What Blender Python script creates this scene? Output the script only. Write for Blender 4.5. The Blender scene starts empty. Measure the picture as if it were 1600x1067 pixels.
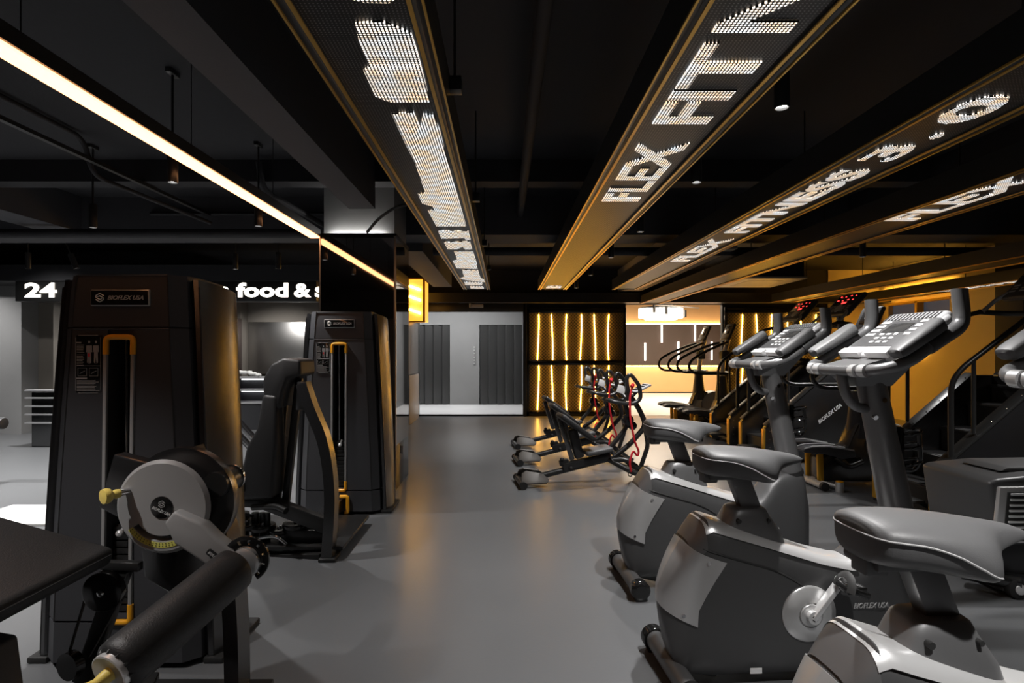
import bpy, bmesh, math, random
from mathutils import Vector, Matrix
random.seed(7)
PI = math.pi
R = math.radians
SC = bpy.context.scene
COL = SC.collection
# ------------------------------------------------------------------ camera
F = 889.0
cam_d = bpy.data.cameras.new('camera'); cam = bpy.data.objects.new('camera', cam_d); COL.objects.link(cam)
cam.location = (0, 0, 1.4); cam.rotation_euler = (PI/2, 0, 0)
cam_d.sensor_width = 36.0; cam_d.lens = F*36/1600
cam_d.shift_x = 12/1600; cam_d.shift_y = 15/1600
cam_d.clip_start = 0.05; cam_d.clip_end = 100
SC.camera = cam
SC.view_settings.view_transform = 'Standard'; SC.view_settings.look = 'None'
SC.view_settings.gamma = 1.0; SC.view_settings.exposure = 0.0; SC.view_settings.use_curve_mapping = False
w = bpy.data.worlds.new('world'); SC.world = w; w.use_nodes = True
w.node_tree.nodes['Background'].inputs[0].default_value = (0.5, 0.5, 0.55, 1)
w.node_tree.nodes['Background'].inputs[1].default_value = 0.02

def P(px, py, Y):
    return Vector(((px-788)/F*Y, Y, 1.4+(548-py)/F*Y))

# downlights: x, y, z(bottom of the can), power
def spot_light(x, y, z, e, ang=100, tilt=0, col=(1, .98, .96), blend=.7, rad=.022):
    d = bpy.data.lights.new('spot_light', 'SPOT'); d.energy = e; d.spot_size = R(ang); d.spot_blend = blend
    d.shadow_soft_size = rad; d.color = col
    o = bpy.data.objects.new('spot_light', d); COL.objects.link(o); o.location = (x, y, z); o.rotation_euler = (tilt, 0, 0)
    return o
LAMPS_R = [(1.2, y) for y in (-1.2, 0.6, 2.46, 3.55, 5.02, 6.4, 7.9, 9.5)]
LAMPS_L1 = [(-2.07, y) for y in (-0.8, 1.3, 3.55, 4.79)]
LAMPS_L2 = [(-3.5, 4.84), (-3.45, 7.3), (-3.6, 2.6)]
LAMPS_F = [(4.0, y) for y in (1.2, 3.4, 6.35)]
E_R = 170
for (x, y) in LAMPS_R: spot_light(x, y, 2.43, E_R*(1.25 if y < 3 else .8))
for (x, y) in LAMPS_L1: spot_light(x, y, 2.43, 120)
for (x, y) in LAMPS_L2: spot_light(x, y, 2.43, 190)
for (x, y) in LAMPS_F: spot_light(x, y, 2.43, 150)
for (x, y) in ((-4.9, 5.6), (-6.2, 8.0), (-6.4, 5.2)): spot_light(x, y, 2.6, 420, 120)
for (x, y, e) in ((-4.3, 9.9, 120), (-9.2, 8.2, 200), (-7.0, 8.0, 40)): spot_light(x, y, 2.44 if y > 9 else 2.7, e, 120, R(25) if y > 9 else R(30))  # added spots without cans, brightening the pantry splashback and left wall
# lobby daylight-white ceiling lamps
for (x, y) in ((-.9, 13.6), (-2.6, 13.6)):
    d = bpy.data.lights.new('lobby_light', 'AREA'); d.shape = 'RECTANGLE'; d.size = 1.2; d.size_y = .5; d.energy = 50
    o = bpy.data.objects.new('lobby_light', d); COL.objects.link(o); o.location = (x, y, 2.9)
for (x, y, e) in ((3.6, 16.3, 110), (5.6, 16.3, 150), (4.2, 13.6, 110)):
    d = bpy.data.lights.new('lounge_light', 'AREA'); d.shape = 'RECTANGLE'; d.size = 1.2; d.size_y = 1; d.energy = e; d.color = (1, .8, .58)
    o = bpy.data.objects.new('lounge_light', d); COL.objects.link(o); o.location = (x, y, 2.85)

# ------------------------------------------------------------------ materials
MATS = {}
def M(name, col, rough=.5, metal=0, spec=.5, bump=0, bscale=200, coat=0, emit=None, es=1, var=0):
    m = bpy.data.materials.new(name); m.use_nodes = True
    nt = m.node_tree; b = nt.nodes['Principled BSDF']
    b.inputs['Base Color'].default_value = (*col, 1); b.inputs['Roughness'].default_value = rough
    b.inputs['Metallic'].default_value = metal; b.inputs['Specular IOR Level'].default_value = spec
    b.inputs['Coat Weight'].default_value = coat
    if emit:
        b.inputs['Emission Color'].default_value = (*emit, 1); b.inputs['Emission Strength'].default_value = es
    if bump or var:
        tc = nt.nodes.new('ShaderNodeTexCoord'); n = nt.nodes.new('ShaderNodeTexNoise')
        n.inputs['Scale'].default_value = bscale; n.inputs['Detail'].default_value = 3
        nt.links.new(tc.outputs['Object'], n.inputs['Vector'])
        if bump:
            bp = nt.nodes.new('ShaderNodeBump'); bp.inputs['Strength'].default_value = bump; bp.inputs['Distance'].default_value = .002
            nt.links.new(n.outputs['Fac'], bp.inputs['Height']); nt.links.new(bp.outputs['Normal'], b.inputs['Normal'])
        if var:
            n2 = nt.nodes.new('ShaderNodeTexNoise'); n2.inputs['Scale'].default_value = 1.3; n2.inputs['Detail'].default_value = 6
            nt.links.new(tc.outputs['Object'], n2.inputs['Vector'])
            mx = nt.nodes.new('ShaderNodeMix'); mx.data_type = 'RGBA'
            mx.inputs['A'].default_value = (*[c*(1-var) for c in col], 1); mx.inputs['B'].default_value = (*[min(1, c*(1+var)) for c in col], 1)
            nt.links.new(n2.outputs['Fac'], mx.inputs['Factor']); nt.links.new(mx.outputs['Result'], b.inputs['Base Color'])
    MATS[name] = m
    return m
M('floor_rubber', (.128, .132, .138), .3, spec=.5, bump=.12, bscale=60, var=.10)
M('lobby_stone', (.8, .8, .8), .35, var=.15)
M('concrete', (.24, .24, .24), .7, bump=.3, bscale=40, var=.15)
M('warm_concrete', (.20, .18, .155), .8, bump=.3, bscale=40, var=.15)
M('dark_paint', (.018, .018, .021), .75, bump=.4, bscale=60)
M('beam_paint', (.045, .046, .053), .7, bump=.4, bscale=60)
M('ceil_paint', (.017, .0175, .021), .8, bump=.5, bscale=50)
M('black_gloss', (.012, .012, .012), .12, spec=.6)
M('mirror', (.55, .52, .5), .03, metal=1)
M('black_plastic', (.042, .043, .048), .5, bump=.25, bscale=500)
M('black_satin', (.010, .010, .011), .26, bump=.06, bscale=500).node_tree.nodes['Principled BSDF'].inputs['IOR'].default_value = 2.15
M('black_metal', (.018, .018, .018), .33, spec=.6)
M('black_rubber', (.015, .015, .015), .6)
M('leather', (.02, .02, .021), .5, bump=.5, bscale=260)
M('seat_vinyl', (.085, .085, .087), .5, bump=.15, bscale=300)
M('seat_side', (.02, .02, .022), .55, bump=.15, bscale=300)
M('paddle_brown', (.055, .045, .036), .5)
M('thread', (.35, .35, .35), .7)
M('bike_grey', (.085, .085, .087), .42, metal=.35, bump=.05, bscale=800)
M('bike_mid', (.14, .14, .142), .38, metal=.4)
M('silver', (.62, .62, .62), .3, metal=.6)
M('bright_silver', (.8, .8, .8), .3, metal=.55)
M('chrome', (.75, .75, .76), .12, metal=1)
M('cast_grey', (.30, .30, .30), .42, spec=.4)
M('rail_metal', (.05, .05, .05), .35, metal=.6)
M('steel_brushed', (.42, .41, .40), .33, metal=1)
M('orange', (.85, .38, .015), .4)
M('yellow_knob', (.85, .66, .16), .38)
M('yellow_label', (.62, .6, .13), .6)
M('red_strap', (.75, .015, .03), .6)
M('gold_stripe', (.75, .42, .04), .35, metal=.6)
M('white_print', (.72, .72, .72), .6)
M('grey_print', (.33, .33, .33), .6)
M('panel_grey', (.4, .4, .41), .4)
M('button_white', (.85, .85, .85), .4)
M('screen_dark', (.03, .03, .03), .2)
M('white', (.8, .8, .79), .5)
M('paper', (.7, .7, .68), .7, var=.1)
M('yellow_lit_wall', (.6, .5, .28), .75, bump=.3, bscale=30, var=.12)  # concrete tinted ochre: yellow LED light put into the colour
M('lounge_wall', (.72, .46, .22), .7, bump=.3, bscale=30, var=.1)
M('brown_panel', (.065, .045, .038), .6, var=.15)
M('ac_white', (.6, .56, .5), .5)
M('window_dark', (.03, .04, .06), .15)
M('yellow_paint', (.75, .45, .04), .5)
def E(name, col, s):
    m = bpy.data.materials.new(name); m.use_nodes = True; nt = m.node_tree
    b = nt.nodes['Principled BSDF']; b.inputs['Base Color'].default_value = (.8, .8, .8, 1)
    b.inputs['Emission Color'].default_value = (*col, 1); b.inputs['Emission Strength'].default_value = s
    MATS[name] = m
E('led_yellow', (1, .48, .06), 34)
E('bar_light', (1, .42, .17), 4.6)
E('lamp_white', (1, .98, .95), 14)
E('strip_white', (1, .97, .93), 38)
E('cove_warm', (1, .62, .28), 14)
E('chandelier', (1, .9, .75), 8)
E('wall_tube', (1, .8, .68), 3)
E('sign_white', (1, .93, .82), 2.2)
E('red_led', (1, .03, .03), 2.5)
E('sign_orange', (1, .42, .03), 1.3)
E('shelf_light', (1, 1, 1), 3)
M('night_window', (.03, .035, .05), .3, emit=(.45, .5, .65), es=.07)
E('city_glow', (.45, .5, .65), .12)

def dots(name, pitch, rad, on, s, base=(.008, .008, .008), off=(.20, .20, .20)):
    """LED matrix: round dots in a square grid, material space = the object's own coordinates"""
    m = bpy.data.materials.new(name); m.use_nodes = True; nt = m.node_tree; b = nt.nodes['Principled BSDF']
    N = nt.nodes.new; L = nt.links.new
    tc = N('ShaderNodeTexCoord'); sc = N('ShaderNodeVectorMath'); sc.operation = 'SCALE'; sc.inputs['Scale'].default_value = 1/pitch
    L(tc.outputs['Object'], sc.inputs[0])
    fr = N('ShaderNodeVectorMath'); fr.operation = 'FRACTION'; L(sc.outputs[0], fr.inputs[0])
    sb = N('ShaderNodeVectorMath'); sb.operation = 'SUBTRACT'; sb.inputs[1].default_value = (.5, .5, .5); L(fr.outputs[0], sb.inputs[0])
    ml = N('ShaderNodeVectorMath'); ml.operation = 'MULTIPLY'; ml.inputs[1].default_value = (1, 1, 0); L(sb.outputs[0], ml.inputs[0])
    ln = N('ShaderNodeVectorMath'); ln.operation = 'LENGTH'; L(ml.outputs[0], ln.inputs[0])
    lt = N('ShaderNodeMath'); lt.operation = 'LESS_THAN'; lt.inputs[1].default_value = rad/pitch; L(ln.outputs['Value'], lt.inputs[0])
    mx = N('ShaderNodeMix'); mx.data_type = 'RGBA'; mx.inputs['A'].default_value = (*base, 1); mx.inputs['B'].default_value = (*off, 1)
    L(lt.outputs[0], mx.inputs['Factor']); L(mx.outputs['Result'], b.inputs['Base Color'])
    b.inputs['Roughness'].default_value = .42
    if s:
        wn = N('ShaderNodeTexNoise'); wn.inputs['Scale'].default_value = 16; L(tc.outputs['Object'], wn.inputs['Vector'])
        cr = N('ShaderNodeValToRGB'); cr.color_ramp.elements[0].position = .3; cr.color_ramp.elements[1].position = .7
        cr.color_ramp.elements[0].color = (1, .70, .42, 1); cr.color_ramp.elements[1].color = (.85, .93, 1, 1)
        L(wn.outputs['Fac'], cr.inputs['Fac']); L(cr.outputs['Color'], b.inputs['Emission Color'])
        mu = N('ShaderNodeMath'); mu.operation = 'MULTIPLY'; mu.inputs[1].default_value = s; L(lt.outputs[0], mu.inputs[0])
        L(mu.outputs[0], b.inputs['Emission Strength'])
    MATS[name] = m
dots('led_off', .0125, .0026, None, 0)
dots('led_on', .0125, .0041, None, 1.9)

def mesh_glow_tint():
    m = bpy.data.materials.new('glow_tinted_mesh'); m.use_nodes = True; nt = m.node_tree; b = nt.nodes['Principled BSDF']
    N = nt.nodes.new; L = nt.links.new
    tc = N('ShaderNodeTexCoord'); sx = N('ShaderNodeSeparateXYZ'); L(tc.outputs['Object'], sx.inputs[0])
    outs = []
    for sgn in (1, -1):
        a = N('ShaderNodeMath'); a.operation = 'MULTIPLY_ADD'; a.inputs[1].default_value = sgn*1.0; L(sx.outputs['Z'], a.inputs[0]); L(sx.outputs['X'], a.inputs[2])
        p = N('ShaderNodeMath'); p.operation = 'MULTIPLY'; p.inputs[1].default_value = 90; L(a.outputs[0], p.inputs[0])
        s = N('ShaderNodeMath'); s.operation = 'SINE'; L(p.outputs[0], s.inputs[0])
        g = N('ShaderNodeMath'); g.operation = 'GREATER_THAN'; g.inputs[1].default_value = .55; L(s.outputs[0], g.inputs[0]); outs.append(g)
    mxx = N('ShaderNodeMath'); mxx.operation = 'MAXIMUM'; L(outs[0].outputs[0], mxx.inputs[0]); L(outs[1].outputs[0], mxx.inputs[1])
    mx = N('ShaderNodeMix'); mx.data_type = 'RGBA'; mx.inputs['A'].default_value = (.012, .011, .01, 1); mx.inputs['B'].default_value = (.12, .09, .045, 1)  # gold wire tint puts the strip glow into the mesh colour
    L(mxx.outputs[0], mx.inputs['Factor']); L(mx.outputs['Result'], b.inputs['Base Color'])
    b.inputs['Roughness'].default_value = .5
    MATS['glow_tinted_mesh'] = m
mesh_glow_tint()

# ------------------------------------------------------------------ mesh helpers
class G:
    def __init__(s): s.bm = bmesh.new()
    def _join(s, t):
        me = bpy.data.meshes.new('t'); t.to_mesh(me); t.free(); s.bm.from_mesh(me); bpy.data.meshes.remove(me)
    def box(s, c, d, bev=0, rot=None, seg=2):
        t = bmesh.new(); bmesh.ops.create_cube(t, size=1)
        for v in t.verts: v.co = Vector((v.co.x*d[0], v.co.y*d[1], v.co.z*d[2]))
        if bev: bmesh.ops.bevel(t, geom=t.edges[:], offset=min(bev, min(d)*.49), segments=seg, profile=.5, affect='EDGES')
        m = Matrix.Translation(c)
        if rot is not None: m = m @ (rot if isinstance(rot, Matrix) else Matrix.Rotation(rot[1], 4, rot[0]))
        t.transform(m); s._join(t); return s
    def b2(s, a, b, bev=0, seg=2):
        return s.box([(a[i]+b[i])/2 for i in range(3)], [abs(a[i]-b[i]) for i in range(3)], bev, None, seg)
    def bar(s, a, b, w_, h_, bev=0, up=(0, 0, 1)):
        """rectangular bar from a to b, width along up x dir, height along up"""
        a = Vector(a); b = Vector(b); z = (b-a).normalized(); x = Vector(up).cross(z)
        if x.length < 1e-4: x = Vector((1, 0, 0))
        x.normalize(); y = z.cross(x)
        m = Matrix((x, y, z)).transposed().to_4x4(); 
        return s.box((a+b)/2, (w_, h_, (b-a).length), bev, m)
    def prism(s, pts, axis, d0, d1, bev=0, seg=2):
        """pts 2-D; axis 'y': pts are (x,z); 'x': (y,z); 'z': (x,y)"""
        t = bmesh.new()
        def mk(p, d):
            return {'y': (p[0], d, p[1]), 'x': (d, p[0], p[1]), 'z': (p[0], p[1], d)}[axis]
        A = [t.verts.new(mk(p, d0)) for p in pts]; B = [t.verts.new(mk(p, d1)) for p in pts]
        t.faces.new(A); t.faces.new(B[::-1]); n = len(pts)
        for i in range(n): t.faces.new((A[i], B[i], B[(i+1) % n], A[(i+1) % n]))
        bmesh.ops.recalc_face_normals(t, faces=t.faces)
        if bev: bmesh.ops.bevel(t, geom=t.edges[:], offset=bev, segments=seg, profile=.5, affect='EDGES', clamp_overlap=True)
        s._join(t); return s
    def loft(s, rings, cap=True, closed=True):
        t = bmesh.new(); V = [[t.verts.new(p) for p in r] for r in rings]; n = len(rings[0])
        for i in range(len(V)-1):
            for j in range(n if closed else n-1):
                k = (j+1) % n
                t.faces.new((V[i][j], V[i][k], V[i+1][k], V[i+1][j]))
        if cap and closed:
            t.faces.new(V[0][::-1]); t.faces.new(V[-1])
        bmesh.ops.recalc_face_normals(t, faces=t.faces)
        s._join(t); return s
    def tube(s, pts, r, seg=12, fil=0, n=6, flat=1.0):
        pts = [Vector(p) for p in pts]
        if fil: pts = fillet(pts, fil, n)
        rr = r if isinstance(r, (list, tuple)) else [r]*len(pts)
        if len(rr) != len(pts):
            rr = [rr[0]+(rr[-1]-rr[0])*i/(len(pts)-1) for i in range(len(pts))]
        T = []
        for i in range(len(pts)):
            a = pts[max(0, i-1)]; b = pts[min(len(pts)-1, i+1)]; T.append((b-a).normalized())
        u = Vector((0, 0, 1)).cross(T[0])
        if u.length < .1: u = Vector((0, 1, 0)).cross(T[0])
        u.normalize(); rings = []
        for i, p in enumerate(pts):
            u = (u - T[i]*u.dot(T[i])).normalized(); v = T[i].cross(u)
            rings.append([p+(u*math.cos(2*PI*k/seg)+v*math.sin(2*PI*k/seg)*flat)*rr[i] for k in range(seg)])
        return s.loft(rings)
    def cyl(s, a, b, r, r2=None, seg=24, bev=0):
        a = Vector(a); b = Vector(b); r2 = r if r2 is None else r2
        if bev:
            d = (b-a).normalized()*bev
            return s.tube([a, a+d*.3, a+d, b-d, b-d*.3, b], [r-bev, r-bev*.3, r, r2, r2-bev*.3, r2-bev], seg)
        return s.tube([a, b], [r, r2], seg)
    def lathe(s, o, d, prof, seg=32):
        """prof: (r, h) pairs along direction d from o"""
        o = Vector(o); d = Vector(d).normalized(); u = Vector((0, 0, 1)).cross(d)
        if u.length < .1: u = Vector((0, 1, 0)).cross(d)
        u.normalize(); v = d.cross(u)
        return s.loft([[o+d*h+(u*math.cos(2*PI*k/seg)+v*math.sin(2*PI*k/seg))*max(r, 1e-4) for k in range(seg)] for r, h in prof])
    def ball(s, c, r, sc=(1, 1, 1), seg=16):
        t = bmesh.new(); bmesh.ops.create_uvsphere(t, u_segments=seg, v_segments=seg//2, radius=r)
        t.transform(Matrix.Translation(c) @ Matrix.Diagonal((*sc, 1))); s._join(t); return s
    def xf(s, m): s.bm.transform(m); return s
def fillet(pts, d, n=6):
    out = [pts[0]]
    for i in range(1, len(pts)-1):
        p = pts[i]; a = pts[i-1]-p; b = pts[i+1]-p
        da = min(d, a.length*.48); db = min(d, b.length*.48)
        A = p+a.normalized()*da; B = p+b.normalized()*db
        for k in range(n+1):
            t = k/n; out.append(A*(1-t)**2+p*2*t*(1-t)+B*t*t)
    out.append(pts[-1]); return out
def tag(o, label=None, cat=None, group=None, kind=None):
    if label: o['label'] = label
    if cat: o['category'] = cat
    if group: o['group'] = group
    if kind: o['kind'] = kind
    return o
def obj(name, g, mat, parent=None, label=None, sharp=38):
    me = bpy.data.meshes.new(name)
    if isinstance(g, G): g.bm.to_mesh(me); g.bm.free()
    else: me = g
    me.materials.clear(); me.materials.append(MATS[mat])
    me.shade_smooth(); me.set_sharp_from_angle(angle=R(sharp))
    o = bpy.data.objects.new(name, me); COL.objects.link(o)
    if parent is not None:
        o.parent = parent
        r = parent
        while r.parent: r = r.parent
        if r.get('_w') and parent == r: o.location = -r.location
    if label: o['label'] = label
    return o
def thing(name, label, cat, loc=(0, 0, 0), rotz=0, group=None, world=False):
    o = bpy.data.objects.new(name, None); COL.objects.link(o); o.location = loc; o.rotation_euler = (0, 0, rotz)
    o.empty_display_size = .1
    tag(o, label, cat, group)
    if world: o['_w'] = 1
    return o
def copy_tree(o, loc=None, label=None, parent=None):
    c = o.copy(); COL.objects.link(c)
    if parent is not None: c.parent = parent
    if loc is not None: c.location = loc
    if label: c['label'] = label
    for ch in list(o.children): copy_tree(ch, None, None, c)
    return c
def struct(name, g, mat, parent=None):
    o = obj(name, g, mat, parent)
    if parent is None: o['kind'] = 'structure'
    return o
def text(body, o, xd, yd, w_, h_, ext=.001, bold=.0, shear=0, align='CENTER'):
    """text laid on the plane (xd, yd) centred at o, scaled to w_ x h_; returns a G"""
    c = bpy.data.curves.new('txt', 'FONT'); c.body = body; c.extrude = .01; c.offset = bold; c.shear = shear; c.resolution_u = 3
    t = bpy.data.objects.new('txt', c); COL.objects.link(t)
    dg = bpy.context.evaluated_depsgraph_get(); dg.update()
    me = bpy.data.meshes.new_from_object(t.evaluated_get(dg)); bpy.data.objects.remove(t); bpy.data.curves.remove(c)
    xs = [v.co.x for v in me.vertices]; ys = [v.co.y for v in me.vertices]
    x0, x1, y0, y1 = min(xs), max(xs), min(ys), max(ys)
    xd = Vector(xd).normalized(); yd = Vector(yd).normalized(); zd = xd.cross(yd); o = Vector(o)
    for v in me.vertices:
        a = (v.co.x-(x0+x1)/2)/(x1-x0)*w_; b = (v.co.y-(y0+y1)/2)/(y1-y0)*h_
        v.co = o+xd*a+yd*b+zd*(v.co.z/.01*ext)
    g = G(); g.bm.from_mesh(me); bpy.data.meshes.remove(me); return g
def ring(x, w_, z0, z1, n=24, p=2.6, yc=0):
    zc = (z0+z1)/2; h = (z1-z0)/2; out = []
    for k in range(n):
        a = 2*PI*k/n; c = math.cos(a); s = math.sin(a)
        out.append(Vector((x, yc+w_*math.copysign(abs(c)**(2/p), c), zc+h*math.copysign(abs(s)**(2/p), s))))
    return out
def lerp(tab, x):
    if x <= tab[0][0]: return tab[0][1]
    for (a, b), (c, d) in zip(tab, tab[1:]):
        if x <= c: return b+(d-b)*(x-a)/(c-a)
    return tab[-1][1]

# ------------------------------------------------------------------ the room
struct('floor', G().b2((-12, -5, -.1), (8.3, 12.35, 0)), 'floor_rubber')
struct('floor', G().b2((-4, 12.35, -.1), (.5, 15.2, .004)), 'lobby_stone')
struct('floor', G().b2((.52, 12.35, -.1), (9, 19.3, .002)), 'paper')
struct('ceiling', G().b2((-12, -5, 3.15), (8.3, 19.3, 3.25)), 'ceil_paint')
struct('wall_front', G().b2((-12, -5.1, 0), (8.3, -5, 3.2)), 'dark_paint')
struct('wall_left', G().b2((-12.1, -5, 0), (-12, 12.5, 3.2)), 'dark_paint')
# back wall pieces at Y 12.3
struct('wall_back', G().b2((-12, 12.3, 0), (-2.2, 12.42, 3.2)), 'dark_paint')
struct('wall_back', G().b2((-2.2, 12.3, 2.30), (.46, 12.42, 3.2)), 'dark_paint')
struct('wall_back', G().b2((.46, 12.32, 0), (2.63, 12.44, 3.2)), 'dark_paint')
struct('wall_back', G().b2((2.63, 12.3, 2.41), (4.72, 12.42, 3.2)), 'dark_paint')
struct('wall_back', G().b2((4.72, 12.32, 0), (7.0, 12.44, 3.2)), 'dark_paint')
struct('wall_back', G().b2((7.0, 12.3, 0), (8.3, 12.44, 3.2)), 'yellow_lit_wall')
# lobby behind the glass opening
lob = G().b2((-4, 14.85, 0), (-2.55, 14.95, 3.15)).b2((-1.42, 14.85, 0), (-.65, 14.95, 3.15)).b2((-2.55, 14.85, 2.09), (-1.42, 14.95, 3.15)).b2((-.65, 14.85, 2.09), (.47, 14.95, 3.15))
lob.b2((.47, 12.44, 0), (.52, 14.95, 3.15)).b2((-4.05, 12.44, 0), (-4, 14.95, 3.15))
struct('wall_lobby', lob, 'concrete')
def corrugated(x0, x1, y, z0, z1, n):
    g = G(); pts = []; w_ = (x1-x0)/n
    for i in range(n):
        a = x0+i*w_
        pts += [(a, y), (a+w_*.12, y-.055), (a+w_*.16, y-.06), (a+w_*.5, y-.045), (a+w_*.86, y-.01)]
    pts += [(x1, y), (x1, y+.03), (x0, y+.03)]
    g.prism(pts, 'z', z0, z1); return g
M('door_steel', (.10, .10, .10), .35, metal=.7)
struct('door_1', corrugated(-.65, .47, 14.9, .02, 2.09, 5), 'door_steel')
struct('door_2', corrugated(-2.55, -1.42, 14.9, .02, 2.09, 5), 'door_steel')
o = obj('call_plate', G().b2((-.81, 14.835, 1.04), (-.75, 14.852, 1.54), .004), 'concrete'); tag(o, 'narrow lift call plate with small round buttons on the pale lobby wall', 'call buttons')
for z in (1.5, 1.42, 1.34, 1.24, 1.16, 1.08): obj('button', G().cyl((-.78, 14.836, z), (-.78, 14.825, z), .02, seg=12), 'bright_silver', o)
g = G().b2((-2.15, 12.2, 2.24), (.46, 12.3, 2.42), .01).b2((-2.15, 12.22, 2.33), (.46, 12.31, 2.36))
struct('trim_1', g, 'black_metal')
struct('trim_2', G().b2((.40, 12.2, 0), (.48, 12.32, 2.42), .008), 'black_metal')
struct('trim_3', G().b2((-2.1, 12.24, 0), (.42, 12.34, .03)), 'black_metal')
g = G().b2((-.75, 12.12, 2.33), (-.45, 12.2, 2.40), .008).cyl((-.73, 12.1, 2.33), (-.73, 12.1, 2.41), .018)
o = obj('door_sensor', g, 'panel_grey'); tag(o, 'small grey sensor box above the lobby opening', 'sensor')

# lounge (warm room through the right opening)
struct('wall_lounge', G().b2((.55, 18.95, 0), (9.2, 19.1, 3.2)).b2((9.0, 12.44, 0), (9.1, 19, 3.2)).b2((.5, 14.95, 0), (.6, 19, 3.2)), 'lounge_wall')
struct('trim_4', G().b2((2.2, 18.86, .93), (9, 18.95, 2.28)), 'brown_panel')
struct('trim_5', G().b2((2.2, 18.93, 0), (9, 18.95, .04)), 'black_metal')
for (z, nm, lab) in ((2.31, 'cove_light', 'warm light strip glowing along the top of the brown lounge panel'), (.90, 'cove_light', 'warm light strip glowing along the bottom of the brown lounge panel')):
    o = obj(nm, G().b2((2.2, 18.88, z-.015), (9, 18.92, z+.015)), 'cove_warm'); tag(o, lab, 'light strip')
for i, (px, y0, y1) in enumerate(((1008, 535, 563), (1034, 506, 535), (1060, 533, 562), (1086, 504, 533), (1112, 533, 562))):
    a = P(px, y0, 18.8); b = P(px, y1, 18.8)
    o = obj('tube_light', G().cyl(a, b, .028, seg=10), 'wall_tube')
    o.name = 'tube_light'; tag(o, 'short vertical light tube on the brown lounge wall, number %s from the left' % ('one', 'two', 'three', 'four', 'five')[i] if False else ('lowest-left short pink light tube on the brown lounge wall' if i == 0 else ['', 'second tube from the left, high on the brown lounge wall', 'middle of five short tubes on the brown lounge wall, set low', 'fourth tube from the left, high on the brown lounge wall', 'rightmost short tube, low on the brown lounge wall behind the far cross trainer'][i]), 'light tube', 'short light tubes on the lounge wall')
t = thing('chandelier', 'large white glowing crystal chandelier hanging in the warm lounge', 'chandelier', (4.4, 16, 2.75))
g = G()
for k in range(30):
    a = 2*PI*k/30; g.cyl((.58*math.cos(a), .42*math.sin(a), -.16), (.58*math.cos(a), .42*math.sin(a), -.42), .035, seg=6)
    g.cyl((.42*math.cos(a), .3*math.sin(a), -.18), (.42*math.cos(a), .3*math.sin(a), -.47), .03, seg=6)
obj('crystal_fringe', g, 'chandelier', t)
obj('canopy', G().cyl((0, 0, -.16), (0, 0, -.12), .6, seg=32).cyl((0, 0, -.12), (0, 0, .4), .02, seg=8), 'black_metal', t)
t = thing('track_light', 'black ceiling track with small spot heads in the warm lounge', 'track light', P(1040, 478, 14.5))
obj('track', G().bar((-.6, -.8, 0), (1.6, 2.2, .12), .03, .03), 'black_metal', t)
for (x, y) in ((-.45, -.6), (.05, .1), (.9, 1.25)): obj('spot_head', G().cyl((x, y, 0), (x, y, -.2), .035, seg=12), 'black_metal', t)

# gold LED feature walls
def led_wall(name, label, x0, x1, xs, z0=.08, Y=12.32):
    t = thing(name, label, 'light wall', ((x0+x1)/2, Y-.05, 0), world=True)
    obj('mesh_panel', G().b2((x0+.04, Y-.03, z0), (x1-.04, Y-.002, 2.3)), 'glow_tinted_mesh', t)
    fr = G().b2((x0, Y-.09, 0), (x0+.06, Y, 2.32), .006).b2((x1-.06, Y-.09, 0), (x1, Y, 2.32), .006)
    fr.b2((x0, Y-.09, 2.22), (x1, Y, 2.34), .006).b2((x0, Y-.09, 1.10), (x1, Y, 1.20), .006).b2((x0, Y-.09, 0), (x1, Y, .10), .006)
    obj('frame', fr, 'black_gloss', t)
    for x in xs:
        for (a, b) in ((.13, 1.09), (1.21, 2.19)):
            pts = [(x+.016*math.sin(3.3*(z-a)/(b-a)+x*7), Y-.055, z) for z in [a+(b-a)*i/10 for i in range(11)]]
            obj('light_strip', G().tube(pts, .010, 8), 'led_yellow', t)
    return t
led_wall('light_wall', 'black mesh wall panel with two rows of glowing yellow strips beside the lobby', .48, 2.62, [.73, 1.03, 1.34, 1.65, 1.95, 2.25])
led_wall('light_wall', 'black mesh wall panel with glowing yellow strips right of the lounge opening', 4.74, 6.98, [5.12, 5.44, 5.77, 6.09, 6.4, 6.72])

# right wall with windows
g = G().b2((8.1, -5, 0), (8.3, 12.4, 2.02)).b2((8.1, -5, 2.36), (8.3, 12.4, 3.2)).b2((8.1, -5, 2.02), (8.3, 10.35, 2.36)).b2((8.1, 12.0, 2.02), (8.3, 12.4, 2.36))
struct('wall_right', g, 'yellow_lit_wall')
w1 = struct('window_1', G().b2((8.2, 10.35, 2.02), (8.24, 12.0, 2.36)), 'night_window')
g = G().b2((8.06, 10.3, 1.98), (8.2, 12.05, 2.03)).b2((8.06, 10.3, 2.35), (8.2, 12.05, 2.39)).b2((8.06, 11.12, 2.0), (8.2, 11.18, 2.38))
struct('window_frame', g, 'yellow_paint', w1)
struct('wall_right', G().b2((7.8, 8.55, 0), (8.1, 9.05, 3.15), .01), 'dark_paint')
g = G().b2((8.03, 11.3, .5), (8.08, 11.34, 1.9))
o = obj('light_strip', G().b2((8.05, 11.0, 1.3), (8.09, 11.03, 1.95)), 'led_yellow'); tag(o, 'vertical yellow light strip on the yellow-lit right wall below the windows', 'light strip')
o = obj('light_strip', G().b2((8.05, 10.2, 2.62), (8.09, 12.1, 2.65)), 'led_yellow'); tag(o, 'added yellow strip that lights the right wall from the top', 'light strip')  # added glowing strip to brighten the wall, no real fitting
g.bm.free()

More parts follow.
